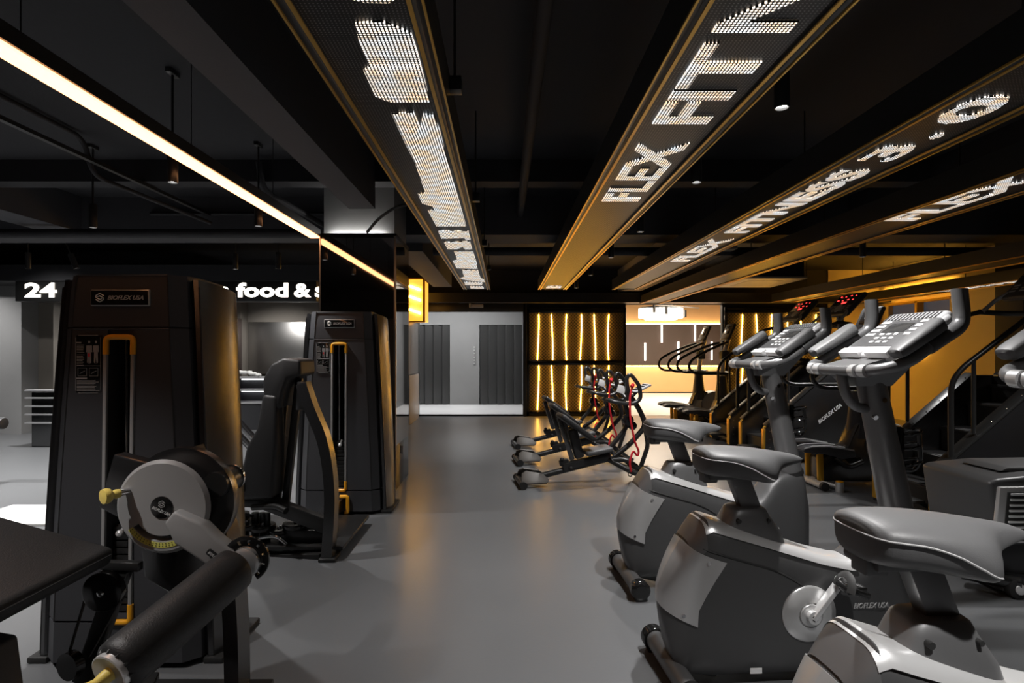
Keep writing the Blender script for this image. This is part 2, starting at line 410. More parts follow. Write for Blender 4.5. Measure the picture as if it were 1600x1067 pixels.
# left zone: walls, fascia, pantry
struct('wall_left', G().b2((-12, 9.6, 0), (-8.15, 10.1, 2.5)), 'concrete')
struct('wall_left', G().b2((-8.15, 9.95, 0), (-5.2, 10.1, 2.3)), 'warm_concrete')
struct('trim_6', G().b2((-12, 8.9, 2.5), (-2.9, 9.9, 2.75)), 'dark_paint')
t = thing('led_sign', 'long black ticker sign with white words food and 24 above the pantry', 'sign', (-5.3, 9.0, 2.35), world=True)
obj('sign_box', G().b2((-7.68, 8.93, 2.18), (-2.95, 9.15, 2.53), .01), 'black_metal', t)
def signtxt(s_, px0, px1, y0, y1, asc=1):
    a = P(px0, y1, 8.92); b = P(px1, y0, 8.92)
    obj('lettering', text(s_, ((a.x+b.x)/2, 8.925, (a.z+b.z)/2), (1, 0, 0), (0, 0, 1), b.x-a.x, b.z-a.z, .004, .035), 'sign_white', t)
signtxt('24', 38, 88, 441, 464); signtxt('n', 341, 357, 447, 464); signtxt('food', 369, 450, 441, 464); signtxt('&', 459, 486, 442, 464); signtxt('s', 492, 508, 447, 464)
# pantry
struct('wall_left', G().b2((-5.3, 10.9, 0), (-5.05, 11.2, 2.5)).b2((-5.3, 11.2, 0), (-2.0, 11.3, 2.5)).b2((-5.75, 10.1, 0), (-5.3, 11.3, 2.75)), 'warm_concrete')
o = obj('steel_backsplash', G().b2((-5.02, 11.15, .95), (-3.2, 11.19, 1.97), .004), 'steel_brushed'); tag(o, 'large brushed steel splashback panel behind the pantry counter', 'splashback')
o = obj('dark_cabinet', G().b2((-5.29, 10.72, .9), (-5.02, 10.89, 2.02), .01), 'brown_panel'); tag(o, 'dark tall cupboard panel left of the steel splashback', 'cabinet')
t = thing('shelf_unit', 'black low pantry shelf unit with softly lit open shelves', 'shelf unit', (-4.1, 10.3, 0), world=True)
g = G().b2((-4.95, 10.55, 0), (-3.0, 10.6, .93)).b2((-4.95, 10.1, 0), (-4.92, 10.6, .93)).b2((-3.03, 10.1, 0), (-3.0, 10.6, .93)).b2((-4.95, 10.1, 0), (-3, 10.14, .44))
obj('carcass', g, 'black_plastic', t)
for z in (.92, .70, .47):
    obj('shelf', G().b2((-4.93, 10.1, z-.012), (-3.02, 10.56, z+.012), .004), 'panel_grey', t)
for z in (.66, .88): obj('shelf_light', G().b2((-4.85, 10.50, z-.01), (-3.1, 10.53, z+.01)), 'shelf_light', t)
def shelfthing(nm, g, mat, lab, cat): tag(obj(nm, g, mat), lab, cat)
g = G()
for i in range(9): g.ball((-4.8+.05*i+random.uniform(-.02, .02), 10.25+random.uniform(-.05, .05), .972+(.05 if i < 5 else 0)+random.uniform(-.01, .02)), .05, (1.2, 1, .7), 8)
shelfthing('folded_cloths', g, 'paper', 'crumpled pale cloths lying on the left end of the pantry shelf top', 'cloths')
shelfthing('snack_box', G().b2((-4.28, 10.15, .713), (-3.9, 10.4, .80), .005), 'orange', 'orange and white snack box on the middle pantry shelf', 'box')
shelfthing('paper_stack', G().b2((-4.2, 10.15, .484), (-3.7, 10.4, .52), .004), 'paper', 'flat stack of paper on the lower pantry shelf', 'paper')
shelfthing('bottle', G().lathe((-3.72, 10.25, .932), (0, 0, 1), [(.001, 0), (.035, 0), (.035, .12), (.015, .15), (.015, .18), (.001, .18)], 12), 'black_gloss', 'dark bottle standing on the pantry shelf top', 'bottle')

# mirror clad column
t = struct('wall_column', G().b2((-1.82, 5.74, 0), (-1.11, 6.43, 3.15)), 'concrete')
g = G().b2((-1.84, 5.68, 0), (-1.09, 6.46, 2.54), .004)
o = obj('mirror_column', g, 'black_gloss')
tag(o, 'square column clad in dark mirror beside the second weight tower', 'mirror column')
obj('mirror_panel', G().b2((-1.83, 5.674, .45), (-1.10, 5.682, 2.53)), 'mirror', o)
obj('mirror_panel', G().b2((-1.092, 5.69, .45), (-1.084, 6.45, 2.53)), 'mirror', o)
obj('top_lip', G().b2((-1.84, 5.672, 2.53), (-1.09, 5.686, 2.575)).b2((-1.094, 5.68, 2.53), (-1.082, 6.46, 2.575)), 'black_gloss', o)  # lip added to hide the light strip behind it
obj('metal_edge', G().b2((-1.845, 5.668, 0), (-1.83, 5.69, 2.545)).b2((-1.10, 5.668, 0), (-1.082, 5.69, 2.545)), 'steel_brushed', o)
obj('access_handle', G().b2((-1.084, 6.0, .32), (-1.076, 6.03, .40), .002), 'black_rubber', o)
lt = obj('light_strip', G().b2((-1.75, 5.70, 2.545), (-1.2, 5.73, 2.56)), 'strip_white'); tag(lt, 'white light strip on top of the mirrored column', 'light strip')
# wall piece before the lobby
o = struct('wall_left', G().b2((-2.4, 10.7, 0), (-1.83, 12.3, 2.6), .01), 'black_metal')
obj('steel_panel', G().b2((-1.83, 10.75, .95), (-1.81, 11.95, 1.97), .003), 'steel_brushed', o)
o = obj('white_cabinet', G().b2((-1.828, 10.75, 0), (-1.79, 11.9, .93), .006), 'panel_grey'); tag(o, 'grey low cabinet front below the brushed steel wall panel', 'cabinet')
t = thing('light_box', 'orange glowing light box sign high on the wall before the lobby', 'light box', (-1.7, 11.2, 2.3), world=True)
obj('box_shell', G().b2((-1.83, 10.9, 1.98), (-1.55, 11.6, 2.78), .01), 'sign_orange', t)
obj('box_frame', G().b2((-1.56, 10.88, 1.96), (-1.52, 10.92, 2.8)).b2((-1.84, 10.88, 2.77), (-1.52, 10.92, 2.8)).b2((-1.84, 10.88, 1.95), (-1.52, 10.92, 1.98)), 'orange', t)
for z in (2.15, 2.4, 2.6): obj('light_tube', G().cyl((-1.82, 10.885, z+.05), (-1.6, 10.885, z-.03), .02, seg=8), 'led_yellow', t)

# beams and services on the ceiling
struct('trim_7', G().b2((-1.417, -5, 2.7), (-1.18, 5.2, 3.2)), 'beam_paint')
struct('trim_8', G().b2((-12, 6.46, 2.72), (8.1, 6.95, 3.2)), 'beam_paint')
struct('trim_9', G().b2((-12, 5.2, 2.95), (8.1, 5.4, 3.2)), 'dark_paint')
struct('trim_10', G().b2((-1.35, 6.95, 2.62), (-1.0, 10.8, 3.2)), 'beam_paint')
struct('trim_11', G().b2((3.9, -5, 2.75), (4.2, 6.5, 3.2)), 'dark_paint')
struct('trim_12', G().b2((2.45, 6.95, 2.65), (2.85, 12.3, 3.2)), 'warm_concrete')
struct('trim_13', G().b2((-5.2, -5, 2.75), (-4.8, 6.5, 3.2)), 'beam_paint')
struct('trim_14', G().b2((-2.2, 11.9, 2.42), (8.1, 12.3, 2.62)), 'black_metal')
def pipe(nm, pts, r, lab, cat='pipe', mat='dark_paint', fil=.12):
    o = obj(nm, G().tube(pts, r, 10, fil), mat); tag(o, lab, cat)
pipe('ceiling_pipe', [(-11, 6.1, 2.66), (-2.1, 6.1, 2.66)], .05, 'thick black pipe crossing the ceiling left of the mirrored column')
pipe('ceiling_pipe', [(-.9, 7.2, 2.66), (7.9, 7.2, 2.66)], .055, 'thick black pipe crossing the ceiling behind the ticker panels')
pipe('ceiling_pipe', [(.18, -4, 2.95), (.18, 7.1, 2.95)], .04, 'black pipe running lengthways on the ceiling between the two middle ticker panels')
pipe('conduit', [(-3.4, 1.5, 3.12), (-3.4, 4.6, 3.12), (-3.4, 4.7, 2.85), (-3.1, 6.0, 2.75)], .02, 'thin black conduit bending down from the slab above the left spotlights', 'conduit')
pipe('conduit', [(-2.2, 5.1, 3.1), (-2.2, 5.18, 2.86), (-1.9, 6.3, 2.74)], .03, 'black conduit bending down beside the glowing orange light bar', 'conduit')
pipe('conduit', [(-4.0, 6.43, 2.95), (-1.1, 6.43, 2.95)], .018, 'thin conduit along the cross beam above the mirrored column', 'conduit')
pipe('cable', [(-1.35, 5.6, 2.57), (-1.2, 5.45, 2.68), (-.95, 5.3, 2.78), (-.6, 5.35, 2.76)], .014, 'loose black cable rising from the mirrored column to the ceiling', 'cable', 'black_rubber', .2)
# AC cassette
t = thing('ceiling_cassette', 'pale square air conditioning cassette among the ticker panels', 'air conditioner', (4.85, 10.9, 2.72), world=True)
obj('housing', G().b2((4.25, 10.25, 2.74), (5.4, 11.6, 3.1)), 'dark_paint', t)
obj('face_panel', G().b2((4.2, 10.2, 2.70), (5.45, 11.65, 2.74), .01), 'ac_white', t)
obj('grille', G().b2((4.5, 10.5, 2.695), (5.15, 11.35, 2.70)), 'panel_grey', t)

# ------------------------------------------------------------------ LED ticker panels
def led_panel(x0, x1, y1, label, y0=-2.0, z=2.4):
    t = thing('ticker_panel', label, 'LED panel', ((x0+x1)/2, y1, z), world=True, group='long LED ticker panels hung from the ceiling')
    obj('led_face', G().b2((x0+.035, y0, z+.012), (x1-.035, y1-.03, z+.03)), 'led_off', t)
    for (a, b, sg) in ((x0, x0+.05, 1), (x1-.05, x1, -1)):
        obj('side_rail', G().prism([(a, z+.16), (b, z+.16), (b, z+.002), ((a+b)/2+.008, z), ((a+b)/2, z+.004), ((a+b)/2-.008, z), (a, z+.002)], 'y', y0, y1), 'rail_metal', t)
        xi = b-.006 if sg == 1 else a+.006
        obj('inner_lip', G().b2((xi-.007, y0, z-.004), (xi+.007, y1, z+.002)), 'rail_glint', t)
        xx = a+.003 if sg == 1 else b-.003
        obj('rail_lip', G().prism([(xx-.004, z+.002), (xx+.004, z+.002), (xx+.004, z-.006), (xx-.004, z-.006)], 'y', y0, y1), 'rail_glint', t)
    obj('end_cap', G().b2((x0, y1-.02, z), (x1, y1, z+.16), .004), 'rail_metal', t)
    obj('back_tray', G().b2((x0+.02, y0, z+.10), (x1-.02, y1-.02, z+.14)), 'black_metal', t)
    y = y0+.9
    while y < y1:
        obj('hanging_rod', G().cyl((x1+.02, y, z+.10), (x1+.02, y, 3.15), .006, seg=6).b2((x1-.01, y-.03, z+.09), (x1+.05, y+.03, z+.15), .004), 'black_metal', t)
        y += 1.75
    return t
M('rail_glint', (.8, .48, .11), .32, metal=.7)  # gold colour paints LED wall reflections onto the black rail lips
DX = .0
p1 = led_panel(-.661, -.229, 9.26, 'LED ticker panel left of the middle, crowded with blocky white characters')
p2 = led_panel(.547, 1.006, 9.26, 'LED ticker panel just right of the middle with large words FLEX FIT')
p3 = led_panel(1.75, 2.17, 9.26, 'LED ticker panel showing FLEX FITNESS 3.0 in full')
p4 = led_panel(2.85, 3.30, 12.0, 'long LED ticker panel showing only FLEX near the right edge')
p5 = led_panel(5.45, 5.9, 11.6, 'dim LED panel with gold-lit edges above the red stair climber consoles')
p6 = led_panel(7.2, 7.6, 11.6, 'rightmost LED panel, next to the yellow-lit wall, with a thin line of white text')
def ledtext(t, s_, x0, x1, ya, yb, bold=.03):
    """text running towards the camera from depth ya to yb, letter tops at x0"""
    obj('lettering', text(s_, ((x0+x1)/2, (ya+yb)/2, 2.408), (0, -1, 0), (-1, 0, 0), ya-yb, x1-x0, .003, bold), 'led_on', t)
ledtext(p2, 'FLEX', .655, .90, 3.82, 2.75); ledtext(p2, 'FIT', .655, .90, 2.52, 1.86); ledtext(p2, 'NE', .655, .90, 1.80, 1.30)
ledtext(p3, 'FLEX', 1.87, 2.06, 6.4, 5.1); ledtext(p3, 'FITNESS', 1.87, 2.06, 4.85, 3.15)
ledtext(p3, '3', 1.86, 2.05, 3.02, 2.78, .025); ledtext(p3, '.', 2.0, 2.05, 2.70, 2.63, 0); ledtext(p3, '0', 1.86, 2.05, 2.52, 2.24, .03)
ledtext(p4, 'FLEX', 2.92, 3.16, 4.4, 3.25)
ledtext(p6, 'FLEX FITNESS 3.0', 7.3, 7.5, 9.6, 6.6); ledtext(p2, 'no', .66, .9, 9.1, 8.8)
def glyph(pts, t=p1):
    pl = [((x-788)/(548-y), F/(548-y)) for x, y in pts]
    obj('lettering', G().prism(pl, 'z', 2.405, 2.411), 'led_on', t)
c1 = lambda L_: [(540+.1875*x, .1875*y) for x, y in L_]
c2 = lambda L_: [(600+.2436*x, 200+.2436*y) for x, y in L_]
glyph(c1([(80, 210), (300, 190), (400, 230), (480, 262), (550, 300), (600, 450), (705, 860), (400, 865), (340, 850), (250, 815), (150, 600), (200, 560), (110, 350)]))
glyph(c1([(20, 0), (430, 0), (360, 40), (150, 35)]))
glyph([(612, 180), (646, 177), (656, 200), (662, 180), (678, 183), (687, 205), (707, 283), (713, 300), (728, 354), (682, 354), (669, 330), (679, 329), (675, 323), (660, 319), (653, 304), (665, 302), (658, 284), (649, 257), (632, 223)])
for q in ([(345, 660), (545, 665), (555, 718), (525, 722), (515, 708), (370, 712)], [(385, 735), (550, 730), (565, 780), (520, 782), (505, 762), (470, 780), (410, 780)],
          [(450, 795), (570, 795), (590, 850), (600, 905), (465, 900), (440, 855), (470, 850)], [(500, 912), (605, 915), (620, 965), (650, 978), (650, 990), (520, 975), (490, 965), (515, 955)],
          [(515, 988), (630, 992), (630, 1008), (520, 1008)], [(550, 1015), (640, 1018), (640, 1030), (555, 1030)]):
    glyph(c2(q))

# linear orange light bar
t = thing('light_bar', 'long glowing orange linear light hung on wires at the left', 'linear light', (-1.86, 2, 2.52), world=True)
obj('diffuser', G().b2((-1.917, -2.5, 2.515), (-1.823, 5.62, 2.53), .003), 'bar_light', t)
obj('housing', G().b2((-1.925, -2.5, 2.531), (-1.815, 5.62, 2.60)), 'rail_metal', t)
for y in (1.0, 2.2, 3.4, 4.6): obj('hanging_wire', G().cyl((-1.87, y, 2.6), (-1.87, y, 3.15), .003, seg=6), 'black_metal', t)

# spotlights
def can(x, y, label, drop=None, lit=True, group=None, tilt=0, ztip=2.45):
    if drop is None: drop = (3.0 if abs(x-1.2) < .01 else 3.16)-ztip-.24
    t = thing('pendant_spotlight', label, 'spotlight', (x, y, ztip), group=group)
    obj('can', G().lathe((0, 0, .0), (0, 0, 1), [(.001, .02), (.025, .02), (.027, 0), (.030, 0), (.032, .005), (.032, .19), (.028, .2), (.001, .2)], 20), 'black_metal', t)
    obj('lamp_face', G().cyl((0, 0, .012), (0, 0, .018), .025, seg=20), 'lamp_white' if lit else 'panel_grey', t)
    obj('stem', G().cyl((0, 0, .2), (0, 0, .2+drop), .008, seg=8).b2((-.02, -.05, .2+drop), (.02, .05, .24+drop), .004), 'black_metal', t)
    if tilt: t.rotation_euler = (0, tilt, 0)
    return t
W = ['behind the camera', 'nearest behind the camera', 'largest, brightest, at the upper right', 'second nearest on the track right of the middle', 'third nearest on the track right of the middle', 'fourth along the track, before the gold wall', 'fifth along the track, small against the black', 'last and smallest on the track right of the middle']
for (x, y), l in list(zip(LAMPS_R, W))[2:]:
    can(x, y, 'lit black cylinder spotlight, '+l, group='spotlights on the right track')
t = thing('light_track', 'black ceiling track carrying the spotlights right of the middle panels', 'track', (1.2, 3, 2.97), world=True)
obj('rail', G().b2((1.18, -2, 3.0), (1.22, 6.4, 3.03)).b2((1.18, 7, 3.0), (1.22, 10, 3.03)), 'black_metal', t)
for y in (.3, 6): obj('bracket', G().cyl((1.2, y, 3.03), (1.2, y, 3.15), .008, seg=6), 'black_metal', t)
can(-2.07, 3.55, 'lit black cylinder spotlight under the nearer part of the orange light bar', group='left spotlights')
can(-2.07, 4.79, 'lit black cylinder spotlight near the far end of the orange light bar', group='left spotlights')
can(-3.5, 4.84, 'lit black cylinder spotlight above the first weight tower at the far left', group='left spotlights')
can(-3.45, 7.3, 'small lit spotlight just right of the first weight tower top', group='left spotlights')
can(4.0, 6.35, 'small lit spotlight over the ellipticals behind the FLEX panel', group='left spotlights'.replace('left', 'right'))
can(-5.9, 7.05, 'unlit black spotlight head above the number 24 sign', lit=False, ztip=2.42, group='left spotlights')
can(-5.3, 7.05, 'unlit black spotlight tilted over the top of the first tower', lit=False, tilt=-.4, ztip=2.42, group='left spotlights')
can(-2.8, 7.05, 'unlit dark spotlight above the food sign', lit=False, ztip=2.42, group='left spotlights')
t = thing('light_track', 'thin black ceiling track sloping away at the upper left', 'track', (-3.5, 4, 2.72), world=True)
obj('rail', G().b2((-3.34, 1.5, 2.92), (-3.30, 6.4, 2.95)), 'black_metal', t)
# ------------------------------------------------------------------ exercise bikes
def bike_body(x):
    top = lerp([(-.06, .40), (-.03, .47), (0, .53), (.045, .605), (.09, .665), (.12, .70), (.35, .625), (.6, .54), (.76, .50), (.80, .535), (.86, .615), (.92, .655), (1.04, .668), (1.07, .655), (1.10, .5), (1.115, .3)], x)
    bot = lerp([(-.06, .30), (-.03, .16), (.0, .07), (.04, .05), (1.0, .05), (1.08, .07), (1.115, .2)], x)
    w_ = lerp([(-.06, .02), (-.045, .045), (-.02, .07), (.02, .095), (.07, .112), (.13, .124), (.2, .132), (.7, .12), (.9, .10), (1.05, .09), (1.1, .06), (1.115, .03)], x)
    return bot, top, w_
def body_y(x, z, off=0, p=4.5):
    b, t_, w_ = bike_body(x); zc = (b+t_)/2; h = (t_-b)/2
    u = min(.999, abs((z-zc)/h)); return -(w_*(1-u**p)**(1/p)+off)
def make_bike(label, loc, rot):
    t = thing('exercise_bike', label, 'exercise bike', loc, rot, 'row of three upright exercise bikes')
    xs = [-.06, -.055, -.045, -.03, -.01, .02, .05, .09, .12, .2, .35, .5, .65, .76, .78, .80, .83, .86, .89, .92, .98, 1.04, 1.07, 1.085, 1.1, 1.11, 1.115]
    g = G(); g.loft([ring(x, bike_body(x)[2], bike_body(x)[0], bike_body(x)[1], 72, 4.5) for x in xs])
    obj('body_shell', g, 'bike_grey', t, sharp=50)
    # seam on both sides
    for s in (1, -1):
        pts = []
        for i in range(26):
            u = i/25; x = .09+.71*u; z = .59-.21*u-.27*max(0, u-.35)**2*2.3
            pts.append((x, s*(body_y(x, z, .0005)), z))
        obj('body_seam', G().tube(pts, .0045, 6), 'black_rubber', t)
    # silver side plates wrapping the rear corners
    for s in (1, -1):
        rings = []
        for i in range(13):
            u = i/12; row = []
            z = .335+.265*u; xl = lerp([(.30, -.06), (.40, -.06), (.47, -.03), (.53, .0), (.605, .045), (.665, .09), (.70, .12)], z); xr = xl+.125+.012*u
            for j in range(11):
                q = j/10; x = xl+(xr-xl)*q**1.5; zz = z-.06*q; row.append(Vector((x-.005*(1-q), s*body_y(x, zz, .009) if j else 0, zz)))
            rings.append(row)
        g = G(); g.loft(rings, closed=False)
        bmesh.ops.solidify(g.bm, geom=g.bm.faces[:], thickness=.004)
        o = obj('side_plate', g, 'silver', t, 'satin silver plate on the rear corner')
        a = rings[11][7]; b = rings[1][7]
        obj('screw', G().cyl(a, a+Vector((0, -s*-.0 if False else (-.004 if a.y < 0 else .004), 0)), .008, seg=10).cyl(b, b+Vector((0, -.004 if b.y < 0 else .004, 0)), .008, seg=10), 'chrome', o)
    # silver spine along the sloping top
    def shell_patch(xs_, a0, a1, off, n=14):
        rows = []
        for x in xs_:
            b_, t_, w_ = bike_body(x); zc = (b_+t_)/2; h = (t_-b_)/2; row = []
            for k in range(n+1):
                a = R(a0+(a1-a0)*k/n); c = math.cos(a); q = math.sin(a)
                row.append(Vector((x, (w_+off)*math.copysign(abs(c)**(2/4.5), c), zc+(h+off)*math.copysign(abs(q)**(2/4.5), q))))
            rows.append(row)
        g = G(); g.loft(rows, closed=False); return g
    g = shell_patch([.105+.66*i/22 for i in range(23)], 47, 133, .006)
    obj('top_spine', g, 'bright_silver', t, 'bright silver ridge along the top')
    g = shell_patch([.045, .06, .075, .09, .10, .108], 25, 155, .004)
    obj('rear_cap', g, 'bike_mid', t)
    # seat post cover
    rg = []
    for (z, xa, xb, wv) in ((.57, .16, .485, .085), (.63, .185, .465, .08), (.70, .225, .415, .068), (.728, .24, .40, .06), (.735, .25, .39, .052)):
        r_ = []
        for k in range(24):
            a = 2*PI*k/24; c = math.cos(a); s = math.sin(a)
            r_.append(Vector(((xa+xb)/2+(xb-xa)/2*math.copysign(abs(c)**.55, c), wv*math.copysign(abs(s)**.55, s), z)))
        rg.append(r_)
    pc = obj('post_cover', G().loft(rg), 'bike_mid', t)
    obj('screw_hole', G().cyl((.26, -.080, .69), (.26, -.058, .69), .009, seg=12).cyl((.25, -.088, .64), (.25, -.064, .64), .009, seg=12).cyl((.39, -.078, .69), (.39, -.058, .69), .007, seg=12), 'black_rubber', pc)
    obj('seat_post', G().bar((.345, 0, .72), (.28, 0, .885), .05, .085, .006, up=(1, 0, 0)), 'bike_mid', t)
    obj('seat_slider', G().b2((.15, -.045, .855), (.45, .045, .895), .005).b2((.13, -.03, .84), (.19, .03, .9), .006).cyl((.16, .03, .87), (.16, .07, .87), .02, seg=14), 'bike_grey', t)
    # saddle
    st = [(.115, .05, .90, .965), (.12, .08, .885, .978), (.135, .102, .878, .986), (.165, .116, .872, .99), (.22, .128, .868, .99), (.28, .140, .860, .988), (.33, .149, .855, .984), (.36, .149, .852, .981), (.385, .138, .856, .978), (.405, .118, .866, .975), (.425, .094, .88, .973), (.445, .073, .89, .970), (.465, .057, .898, .967), (.49, .046, .905, .963), (.53, .033, .912, .955), (.56, .026, .918, .945), (.575, .012, .924, .936)]
    g = G(); tops = []
    zmt = [(.115, .952), (.20, .948), (.26, .932), (.31, .908), (.35, .882), (.38, .872), (.41, .884), (.45, .91), (.575, .93)]
    s5 = [(*q, max(q[2]+.012, min(q[3]-.01, lerp(zmt, q[0])))) for q in st]
    st = []
    for i in range(len(s5)-1):
        p0, p1, p2, p3 = (s5[max(0, i-1)], s5[i], s5[i+1], s5[min(len(s5)-1, i+2)])
        for k in range(3):
            u = k/3
            st.append(tuple(.5*(2*b+(c-a)*u+(2*a-5*b+4*c-d)*u*u+(3*b-a-3*c+d)*u**3) if j else b+(c-b)*u for j, (a, b, c, d) in enumerate(zip(p0, p1, p2, p3))))
    st.append(s5[-1])
    rings = []
    for (x, wv, z0, z1, zm) in st:
        rg_ = []
        for k in range(32):
            a = 2*PI*k/32; c = math.cos(a); q = math.sin(a)
            y = wv*math.copysign(abs(c)**.8, c)
            zz = zm+(z1-zm)*abs(q)**.85 if q > 0 else zm-(zm-z0)*abs(q)**.5
            rg_.append(Vector((x, y*(1 if q > 0 else .97), zz)))
        rings.append(rg_)
    seat = obj('saddle', G().loft(rings), 'seat_vinyl', t, sharp=80)
    edge = [(r_[0], r_[16]) for (x, *_), r_ in zip(st, rings) if x < .385]
    obj('seat_piping', G().tube([b+Vector((0, -.001, 0)) for a, b in edge][::-1]+[a+Vector((0, .001, 0)) for a, b in edge], .0028, 6), 'thread', seat)
    # crank discs, arms, pedals
    for s in (-1, 1):
        y0 = s*.118
        dk = obj('crank_disc', G().lathe((.53, y0, .32), (0, s, 0), [(.001, 0), (.115, 0), (.115, .012), (.108, .018), (.052, .024), (.05, .018), (.046, .018), (.046, .028), (.044, .03), (.001, .032)], 48), 'silver', t)
        d = Vector((.62, 0, .78)) if s == -1 else Vector((-.62, 0, -.78))
        c = Vector((.53, s*.158, .32)); e = c+d*.185
        ar = obj('crank_arm', G().bar(c-d*.01, e, .022, .038, .005, up=(0, 1, 0)).cyl(c-Vector((0, s*.012, 0)), c+Vector((0, s*.012, 0)), .026, seg=20).cyl(e-Vector((0, s*.012, 0)), e+Vector((0, s*.012, 0)), .02, seg=16), 'bright_silver', t)
        obj('pedal', G().box(e+Vector((.01, s*.06, -.01)), (.10, .085, .028), .009, ('Y', -.35 if s == 1 else .35)).b2((e.x-.03, e.y+s*.03, e.z-.02), (e.x+.05, e.y+s*.09, e.z+.008), .004), 'black_gloss', ar)
        arc = [e+Vector((-.035+.02*math.sin(a), s*(.06-.05*math.cos(a)), -.005+.055*math.sin(a))) for a in [PI*i/10 for i in range(11)]]
        obj('pedal_strap', G().tube(arc, .016, 6, flat=.2), 'black_rubber', ar)
        obj('crank_bolt', G().cyl(c+Vector((0, s*.010, 0)), c+Vector((0, s*.016, 0)), .012, seg=14), 'black_rubber', ar)
    # stabilisers
    for (x, nm) in ((0, 'rear_stabilizer'), (1.10, 'front_stabilizer')):
        sb = obj(nm, G().cyl((x, -.21, .062), (x, .21, .062), .043, seg=24).tube([(x+(.18 if x == 0 else -.16), 0, .07), (x+(.07 if x == 0 else -.07), 0, .085), (x, 0, .075)], [.06, .05, .035], 16), 'bike_mid', t)
        for s in (-1, 1):
            obj('end_cap', G().lathe((x, s*.205, .06), (0, s, 0), [(.001, 0), (.052, 0), (.055, .006), (.055, .05), (.046, .06), (.03, .063), (.001, .063)], 28).b2((x-.03, s*.21, 0), (x+.03, s*.26, .02), .003), 'black_gloss', sb)
    obj('painted_shadow_strip', G().b2((-.08, -.26, 0), (-.03, .2, .004)), 'brown_panel', t) if False else None  # disabled dark strip standing in for the shadow under the rear foot
    # column
    cb = Vector((1.02, 0, .655)); ct = Vector((.885, 0, 1.30))
    colm = obj('column', G().tube([cb, ct], [.066, .056], 28), 'bike_mid', t)
    obj('column_collar', G().tube([cb-Vector((-.003, 0, .012)), cb+Vector((-.003, 0, .012))], [.072, .072], 28), 'black_metal', colm)
    obj('screw', G().cyl((.905, -.058, 1.19), (.905, -.068, 1.19), .011, seg=12).cyl((.87, -.05, 1.12), (.87, -.062, 1.115), .011, seg=12), 'chrome', colm)
    # handlebars
    bar = obj('handlebar', G().tube([(1.0, -.255, 1.462), (.86, -.265, 1.36), (.76, -.24, 1.325), (.735, -.1, 1.318), (.735, .1, 1.318), (.76, .24, 1.325), (.86, .265, 1.36), (1.0, .255, 1.462)], .0235, 16, .07, 7), 'bike_mid', t)
    for s in (-1, 1):
        obj('hand_grip', G().tube([(.93, s*.262, 1.412), (1.0, s*.26, 1.455), (1.075, s*.255, 1.50), (1.085, s*.25, 1.55), (1.078, s*.245, 1.645), (1.078, s*.245, 1.648)], .0285, 18, .035, 6), 'bike_grey', bar)
        obj('sensor_band', G().tube([(.737, s*.10, 1.318), (.735, s*.135, 1.3185)], .0265, 16).tube([(.738, s*.15, 1.319), (.741, s*.185, 1.3195)], .0265, 16), 'silver', bar)
        ep = G()
        rr_ = []
        for (u, wv, h) in ((0, .018, .012), (.03, .034, .02), (.12, .04, .024), (.5, .042, .026), (.97, .036, .03), (1.0, .03, .028)):
            c = Vector((.79+.20*u, s*(.262-.01*u), 1.385+.125*u))
            n_ = Vector((-.55, 0, .83)); l_ = Vector((0, 1, 0))
            rr_.append([c+l_*wv*math.copysign(abs(math.cos(a))**.6, math.cos(a))+n_*h*math.copysign(abs(math.sin(a))**.6, math.sin(a)) for a in [2*PI*k/16 for k in range(16)]])
        ep.loft(rr_); obj('elbow_pad', ep, 'seat_vinyl', t)
    obj('lower_handle', G().tube([(.74, -.02, 1.31), (.765, -.02, 1.20), (.83, -.015, 1.145), (.93, 0, 1.165)], .021, 14, .08, 7), 'bike_mid', t)
    obj('neck', G().loft([[Vector((.83+dx, y, z)) for (dx, y, z) in q] for q in ([(-.04, -.05, 1.25), (.12, -.05, 1.25), (.12, .05, 1.25), (-.04, .05, 1.25)], [(-.09, -.12, 1.335), (.24, -.12, 1.42), (.24, .12, 1.42), (-.09, .12, 1.335)])]), 'bike_mid', t)
    # console
    cx = Vector((.995, 0, 1.455)); rt = Matrix.Rotation(-.60, 4, 'Y')
    cm = Matrix.Translation(cx) @ rt
    con = obj('console', G().box((0, 0, 0), (.31, .35, .045), .02, None, 3).box((.135, 0, .005), (.075, .33, .05), .02, None, 3).box((.02, 0, -.03), (.22, .26, .05), .02).xf(cm), 'panel_grey', t)
    obj('face_plate', G().box((.02, 0, .0235), (.23, .30, .004), .001).xf(cm), 'bike_grey', con)
    obj('display', G().box((.045, 0, .0265), (.07, .13, .003), .001).xf(cm), 'screen_dark', con)
    g = G()
    for i in range(4):
        for s in (-1, 1):
            g.box((-.005+.032*i, s*.112, .027), (.016, .05, .004), .001)
    for i in range(3):
        for s in (-1, 0, 1): g.box((-.065+.03*i-.0, s*.042, .027), (.013, .022, .004), .001)
    obj('button', g.xf(cm), 'button_white', con)['kind'] = 'stuff'
    g = G()
    for i in range(14): g.box((.125+.0*i, -.14+.0215*i, .032), (.05, .006, .003))
    obj('speaker_grille', g.xf(cm), 'bike_grey', con)
    g = G().box((-.142, -.085, .022), (.04, .13, .03), .006).box((-.142, .085, .022), (.04, .13, .03), .006)
    obj('tray_lip', g.xf(cm), 'button_white', con)
    # bottle cage
    g = G().b2((1.005, -.03, .88), (1.025, .005, 1.07), .004)
    for z in (.915, .985, 1.045):
        g.tube([(1.062+.042*math.cos(a), -.012+.042*math.sin(a), z+.012*math.cos(a)) for a in [PI*1.12+2*PI*i/14*.88 for i in range(15)]], .0065, 8)
    g.tube([(1.02, -.012, .885), (1.07, -.03, .88), (1.085, -.045, .93), (1.075, -.05, 1.04)], .009, 8, .02)
    obj('bottle_cage', g, 'black_gloss', t)
